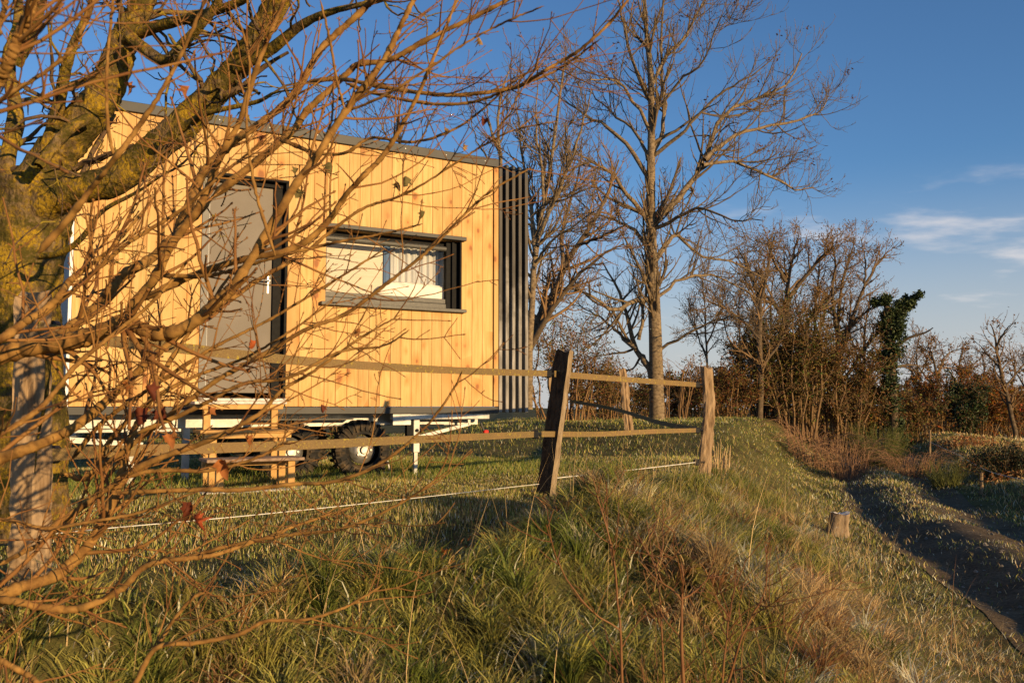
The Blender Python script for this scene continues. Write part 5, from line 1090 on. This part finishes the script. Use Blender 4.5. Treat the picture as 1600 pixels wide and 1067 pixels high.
# ------------------------------------------------------------------ stumps
def ground_hit(px, py):
    for Y in np.arange(1.5, 60, 0.02):
        b = P(px, py, Y)
        if b[2] <= gz(b[0], b[1]): break
    return b
def stump(name, label, px, py, r0, h, m, seed, tilt=(0, 0), squash=1.0):
    b = ground_hit(px, py); b[2] = gz(b[0], b[1]) - 0.06; q = np.random.default_rng(seed); k, n = 28, 12; V = []
    prof = 1 + 0.10 * np.sin(np.arange(k) * 2 * np.pi / k * 5 + 1) + 0.07 * np.sin(np.arange(k) * 2 * np.pi / k * 9) + 0.04 * q.normal(size=k)
    for i in range(n + 1):
        t = i / n; f = 1.25 - 0.35 * min(t * 2, 1) + (0.0 if t < 0.95 else -0.03)
        for j in range(k):
            a = j * 2 * math.pi / k; rr = r0 * f * (1 + (prof[j] - 1) * (1.5 - t)) * (1 + 0.015 * q.normal())
            V.append((math.cos(a) * rr + tilt[0] * t * h, math.sin(a) * rr * squash + tilt[1] * t * h, h * t + (0.10 * r0 * math.sin(a * 2 + 1) + 0.03 * r0 * q.normal() if i == n else 0)))
    F = [[i * k + j, i * k + (j + 1) % k, (i + 1) * k + (j + 1) % k, (i + 1) * k + j] for i in range(n) for j in range(k)]; ge = Geo(); ge.add(V, np.array(F))
    top = np.array(V[-k:]); ctr = top.mean(0); inn = ctr + (top - ctr) * 0.55 + q.normal(size=(k, 3)) * [0.003, 0.003, 0.008] - [0, 0, 0.006]
    root = thing(name, label, 'stump', tuple(b)); obj('stump_bark', ge.mesh('stump_bark', True), M[m], root)
    gt = Geo(); gt.add(np.vstack([top, inn, ctr[None] - [[0, 0, 0.015]]]), [np.array([[j, (j + 1) % k, k + (j + 1) % k, k + j] for j in range(k)]), np.array([[k + j, k + (j + 1) % k, 2 * k] for j in range(k)])]); obj('cut_top', gt.mesh('cut_top', False), M['frost' if m == 'stump' else m], root)
stump('tree_stump', 'sawn grey tree stump on the edge of the bank above the track', 1306, 836, 0.125, 0.32, 'stump', 4, (0.15, -0.1))
rt = [ground_hit(x, y) + np.array([0, 0, dz]) for x, y, dz in ((1012, 872, -0.01), (1034, 878, 0.03), (1062, 894, 0.045), (1090, 918, 0.045), (1106, 950, 0.03), (1112, 990, -0.03))]
V, F = knobbly(smooth_path(rt, 18), np.interp(np.linspace(0, 1, 18), [0, .3, .8, 1], [0.025, 0.038, 0.044, 0.035]), 14, 0.2, 71); ge = Geo(); ge.add(V - rt[0], F)
tag(obj('mossy_root', ge.mesh('mossy_root', True), M['mosslog'], None, tuple(rt[0])), 'thick arching root under yellow moss among the foreground shoots', 'root')

# ------------------------------------------------------------------ grass
def blades(rng, root, h, w, head, th0, th1, C0, C1, seg):
    """tapered ribbons bending from th0 to th1 (from the vertical) towards their heading"""
    N = len(root); n = seg + 1
    s = np.linspace(0, 1, n); th = th0[:, None] + (th1 - th0)[:, None] * (s[None] ** 1.15)
    st = (h / seg)[:, None]
    hx = np.concatenate([np.zeros((N, 1)), np.cumsum(np.sin(th[:, :-1]) * st, 1)], 1); hz = np.concatenate([np.zeros((N, 1)), np.cumsum(np.cos(th[:, :-1]) * st, 1)], 1)
    hd = head[:, None] + (rng.normal(size=N) * 0.25)[:, None] * s[None]
    c = root[:, None] + np.stack([np.cos(hd) * hx, np.sin(hd) * hx, hz], -1)
    fa = head + np.pi / 2 + rng.normal(size=N) * 0.7; side = np.stack([np.cos(fa), np.sin(fa), np.zeros(N)], -1)[:, None]
    ww = (w[:, None] * (1 - s[None] ** 2 * 0.96) * 0.5)[..., None]
    V = np.stack([c - side * ww, c + side * ww], 2).reshape(-1, 3)
    b = (np.arange(N) * n * 2)[:, None]; i = np.arange(seg)[None] * 2
    F = np.stack([b + i, b + i + 1, b + i + 3, b + i + 2], -1).reshape(-1, 4)
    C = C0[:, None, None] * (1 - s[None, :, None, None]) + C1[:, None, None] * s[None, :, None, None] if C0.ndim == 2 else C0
    C = np.broadcast_to(C, (N, n, 2, 3)).reshape(-1, 3)
    return V, F, C
GREEN, YG, TAN, RUST, FROST, DGREEN = [np.array(c) for c in ((0.15, 0.18, 0.03), (0.35, 0.31, 0.075), (0.50, 0.345, 0.16), (0.37, 0.18, 0.075), (0.56, 0.54, 0.40), (0.06, 0.09, 0.018))]
def pick(rng, N, pal, wts):
    k = rng.choice(len(pal), N, p=np.array(wts) / sum(wts)); return np.array(pal)[k] * (0.7 + 0.6 * rng.random((N, 1)))
rng = np.random.default_rng(500)
# long drooping grass on the bank, in tussocks
nt = 3600
TYp = 1.4 + rng.random(nt * 3) ** 0.9 * 12; TXp = rng.uniform(-4.5, 5.2, nt * 3)
ok = (TXp > xb(TYp) - 0.05) & (TXp < edge(TYp) + 1.2) & (np.abs(TXp) < TYp * 0.66 + 0.5) & (sn(TXp * 2.4, TYp * 2.4, 33) + 0.4 * rng.normal(size=len(TXp)) > -0.40)
TXp, TYp = TXp[ok][:nt], TYp[ok][:nt]; nt = len(TXp)
dist = np.hypot(TXp, TYp); per = np.clip(46 - dist * 2.6, 12, 40).astype(int)
k = np.repeat(np.arange(nt), per); N = len(k)
tr_ = 0.035 + 0.05 * rng.random(nt)
rx = TXp[k] + rng.normal(size=N) * tr_[k]; ry = TYp[k] + rng.normal(size=N) * tr_[k]
root_ = np.stack([rx, ry, gz(rx, ry) - 0.015], -1)
dry = sst(-0.2, 0.7, sn(TXp * 0.9, TYp * 0.9, 11) + 0.65 * sst(0.3, 2.0, TXp - xb(TYp)) - 0.30)       # the drier, tan part of the bank
lush = sst(-0.3, 0.6, sn(TXp * 1.1, TYp * 1.1, 12))
h = (0.07 + 0.15 * rng.random(nt) ** 1.6 + 0.03 * lush)[k] * (0.6 + 0.6 * rng.random(N)); h *= 1 - 0.25 * sst(3.2, 1.8, root_[:, 1])
comb_ = -0.2 + 1.6 * sn(TXp * 1.3, TYp * 1.3, 13) + 0.9 * rng.normal(size=nt); h *= (1 - 0.45 * sst(-0.5, 0.3, TXp - edge(TYp))[k]) * (0.55 + 0.45 * sst(0.0, 0.7, TXp - xb(TYp))[k])
head = comb_[k] + rng.normal(size=N) * 0.75
pg = pick(rng, N, [GREEN, YG, DGREEN, FROST * 0.9, TAN], [3.4, 3.6, 1.6, 1.2, 1.0]); pd = pick(rng, N, [TAN, RUST, YG, FROST], [4.2, 2.0, 2, 1.6])
use = (rng.random(N) < dry[k])[:, None]; C0 = np.where(use, pd, pg); C1 = C0 * 1.0 + 0.14 * np.array([1.1, 1.0, 0.6]) * rng.random((N, 1))
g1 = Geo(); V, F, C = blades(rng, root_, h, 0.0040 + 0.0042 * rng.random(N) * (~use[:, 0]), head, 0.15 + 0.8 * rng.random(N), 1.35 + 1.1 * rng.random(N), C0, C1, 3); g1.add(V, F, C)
# big arching tussocks, each of one colour
nb = 900; by = 2.1 + rng.random(nb * 4) ** 0.9 * 9; bx = rng.uniform(-3.6, 4.2, nb * 4)
ok = (bx > xb(by) + 0.12) & (bx < edge(by) + 0.35) & (np.abs(bx) < by * 0.64 + 0.3); bx, by = bx[ok][:nb], by[ok][:nb]; nb = len(bx)
k = np.repeat(np.arange(nb), np.clip(150 - 11 * by, 45, 120).astype(int)); N = len(k); az = rng.uniform(0, 6.283, N); rr_ = np.abs(rng.normal(size=N)) * (0.03 + 0.04 * rng.random(nb))[k]
rx, ry = bx[k] + np.cos(az) * rr_, by[k] + np.sin(az) * rr_; root_ = np.stack([rx, ry, gz(rx, ry) - 0.01], -1)
hb = 0.11 + 0.17 * rng.random(nb) ** 1.3; hb *= 0.65 + 0.35 * sst(0.1, 0.8, bx - xb(by)); h = hb[k] * (0.55 + 0.6 * rng.random(N))
dcol = sst(-0.25, 0.5, sn(bx * 0.9, by * 0.9, 11) + 0.65 * sst(0.3, 2.0, bx - xb(by)) - 0.25 + 0.35 * rng.normal(size=nb))
base = np.where((rng.random(nb) < dcol)[:, None], pick(rng, nb, [TAN * 1.1, RUST, YG, TAN, FROST * 0.85], [3.4, 1.5, 2.4, 1.8, 1.2]), pick(rng, nb, [YG, GREEN, YG * 0.8 + GREEN * 0.3, FROST * np.array([0.85, 0.78, 0.62])], [3, 3, 3, 0.5]))
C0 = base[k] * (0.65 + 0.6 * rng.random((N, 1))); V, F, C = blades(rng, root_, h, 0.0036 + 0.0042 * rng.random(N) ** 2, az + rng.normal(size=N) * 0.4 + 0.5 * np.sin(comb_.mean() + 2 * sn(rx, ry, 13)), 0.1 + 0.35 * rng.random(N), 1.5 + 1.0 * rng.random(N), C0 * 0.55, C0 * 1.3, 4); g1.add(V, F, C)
# fine upright stalks
N = 1500; ry = 2.2 + rng.random(N) * 9; rx = rng.uniform(-3, 4, N); ok = (rx > xb(ry)) & (rx < edge(ry) + 0.8); rx, ry = rx[ok], ry[ok]; N = len(rx)
root_ = np.stack([rx, ry, gz(rx, ry)], -1); C0 = pick(rng, N, [TAN, RUST, TAN * 1.2], [3, 1, 2])
V, F, C = blades(rng, root_, 0.30 + 0.32 * rng.random(N), np.full(N, 0.0026), rng.normal(size=N) * 1.2, 0.05 + 0.4 * rng.random(N), 0.4 + 0.9 * rng.random(N), C0, C0 * 1.1, 5); g1.add(V, F, C)
struct(obj('bank_grass', g1.mesh('bank_grass'), M['grass']), 'long frosty drooping grass covering the bank', 'stuff')
# mown lawn
def lawn(rng, N, box, cond, h, w, pal, wts, seg=2, lean=0.7, yp=1.0):
    x = rng.uniform(box[0], box[1], N); y = box[2] + (box[3] - box[2]) * rng.random(N) ** yp; ok = cond(x, y) & (x < 0.62 * y + 1.0) & (x > -0.62 * y - 1.0); x, y = x[ok], y[ok]; n = len(x)
    C0 = pick(rng, n, pal, wts); pat = 1.0 + 0.35 * sn(x * 1.4, y * 1.4, 15); C0 = C0 * pat[:, None]
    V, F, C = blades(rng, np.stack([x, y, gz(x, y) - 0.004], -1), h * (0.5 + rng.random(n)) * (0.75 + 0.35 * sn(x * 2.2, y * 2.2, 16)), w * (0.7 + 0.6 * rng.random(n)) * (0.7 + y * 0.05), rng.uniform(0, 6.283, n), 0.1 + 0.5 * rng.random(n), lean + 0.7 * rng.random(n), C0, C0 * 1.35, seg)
    return V, F, C
g2 = Geo()
fr = lambda x, y: x < xb(y) + 0.1
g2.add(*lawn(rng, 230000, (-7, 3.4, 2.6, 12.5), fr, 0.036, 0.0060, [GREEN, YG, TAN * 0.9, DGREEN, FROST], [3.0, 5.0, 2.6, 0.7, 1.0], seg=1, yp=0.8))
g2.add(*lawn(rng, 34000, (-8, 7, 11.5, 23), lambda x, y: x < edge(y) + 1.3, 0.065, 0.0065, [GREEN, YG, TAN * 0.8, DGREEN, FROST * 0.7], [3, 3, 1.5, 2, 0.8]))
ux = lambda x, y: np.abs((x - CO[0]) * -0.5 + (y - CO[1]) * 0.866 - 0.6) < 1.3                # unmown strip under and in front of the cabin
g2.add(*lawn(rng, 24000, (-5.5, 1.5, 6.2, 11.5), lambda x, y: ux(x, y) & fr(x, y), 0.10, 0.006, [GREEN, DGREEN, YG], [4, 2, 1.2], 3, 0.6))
struct(obj('lawn_grass', g2.mesh('lawn_grass'), M['grass']), 'short patchy lawn grass around the cabin', 'stuff')
# track and verge grass
g3 = Geo()
tk = lambda x, y: ((np.abs(path_c(x, y) + 0.1 * sn(x * 2, y * 2, 41)) < 0.42) | (np.abs(path_c(x, y) + 0.15 * sn(x * 2, y * 2, 42)) > 0.85) | (rng.random(len(x)) < 0.22)) & (path_c(x, y) < 3.2) & (x > edge(y) + 0.5) & (sn(x * 1.7, y * 1.7, 18) + rng.random(len(x)) * 0.8 > 0.0)
g3.add(*lawn(rng, 130000, (1.5, 12, 3.2, 24), tk, 0.07, 0.0065, [GREEN, YG, TAN, FROST, DGREEN], [2, 2.2, 2.2, 1.5, 1], 3, 0.8))
vg = lambda x, y: (path_c(x, y) > 1.2) & (path_c(x, y) < 9)
g3.add(*lawn(rng, 60000, (4, 24, 5, 32), vg, 0.11, 0.009, [YG, TAN, RUST, FROST * 0.7, GREEN], [2.4, 3, 1.6, 0.8, 1.6], 3, 0.8))
fd = lambda x, y: (path_c(x, y) > 5)
g3.add(*lawn(rng, 26000, (8, 46, 10, 58), fd, 0.22, 0.03, [YG, TAN, RUST, FROST], [2.4, 3, 1, 1.0], 2, 0.8))
struct(obj('verge_grass', g3.mesh('verge_grass'), M['grass']), 'frosted grass and weeds along the track and field', 'stuff')
# rusty bracken on the verge
N = 5200; s = rng.random(N); yy = 9 + s * 16; pcv = 1.55 + 0.9 * rng.random(N) + 0.5 * np.abs(rng.normal(size=N)); xx = edge(yy) + 2.35 + pcv
kk = sn(xx * 1.5, yy * 1.5, 19) > -0.1; xx, yy = xx[kk], yy[kk]; N = len(xx)
V, F, C = leaf_quads(rng, np.stack([xx, yy, gz(xx, yy) + 0.03 + 0.14 * rng.random(N)], -1), 0.034, pick(rng, N, [np.array((0.26, 0.10, 0.03)), RUST, TAN], [3, 2, 1])); ge = Geo(); ge.add(V, F, C)
struct(obj('bracken', ge.mesh('bracken'), M['leaf']), 'rusty dead bracken along the far verge of the track', 'stuff')
# fallen leaves
N = 5200; yy = 2.3 + 3.4 * rng.random(N) ** 1.3; xx = rng.uniform(-2.2, 2.2, N); kk = (xx > xb(yy)) & (sn(xx * 1.6, yy * 1.6, 23) > 0.0); xx, yy = xx[kk], yy[kk]; N = len(xx)
V, F, C = leaf_quads(rng, np.stack([xx, yy, gz(xx, yy) + 0.01 + 0.06 * rng.random(N)], -1), 0.019, pick(rng, N, [np.array((0.30, 0.085, 0.02)), np.array((0.38, 0.15, 0.05)), RUST], [3, 2, 2])); ge = Geo(); ge.add(V, F, C)
struct(obj('leaf_litter', ge.mesh('leaf_litter'), M['leaf']), 'scattered red brown fallen leaves among the bank grass', 'stuff')

N = 1100; yy = 4.5 + 19 * rng.random(N) ** 1.2; xx = edge(yy) + 2.35 + rng.normal(size=N) * 0.75; sz = 0.008 + 0.022 * rng.random(N) ** 3
oc = np.array([[1, 0, 0], [-1, 0, 0], [0, 1, 0], [0, -1, 0], [0, 0, 0.7], [0, 0, -0.7]]); of = np.array([[0, 2, 4], [2, 1, 4], [1, 3, 4], [3, 0, 4], [2, 0, 5], [1, 2, 5], [3, 1, 5], [0, 3, 5]])
V = np.stack([xx, yy, gz(xx, yy) + 0.008], -1)[:, None] + oc[None] * sz[:, None, None] * (0.6 + 0.8 * rng.random((N, 6, 1))); F = (np.arange(N) * 6)[:, None, None] + of[None]
ge = Geo(); ge.add(V.reshape(-1, 3), F.reshape(-1, 3), np.repeat(np.array([[0.24, 0.21, 0.17]]) * (0.5 + 0.8 * rng.random((N, 1))), 6, 0))
struct(obj('path_stones', ge.mesh('path_stones'), M['leaf']), 'small stones and clods scattered on the dirt track', 'stuff')

# ------------------------------------------------------------------ kinds that repeat share a group
GROUPS = {'fence_post': 'posts of the tape fence', 'fence_tape': 'woven fence tapes', 'white_string': 'white strings low on the fence', 'sapling': 'foreground saplings', 'shoot_thicket': 'tangles of reddish shoots',
          'thicket_tree': 'bare trees of the right thicket', 'slender_tree': 'slender bare trees behind the cabin', 'far_tree': 'small bare trees at the far right', 'scrub_bush': 'scrub bushes below the thicket',
          'brown_bush': 'brown bushes left of the ash', 'copper_bush': 'copper bushes at the far right', 'hedge_bush': 'hedge bushes behind the cabin', 'broom_shrub': 'green broom shrubs by the track',
          'bramble_patch': 'dry bramble patches by the track', 'far_post': 'small posts at the far right'}
for o in scene.objects:
    k = o.name.split('.')[0]
    if o.parent is None and k in GROUPS and 'group' not in o: o['group'] = GROUPS[k]
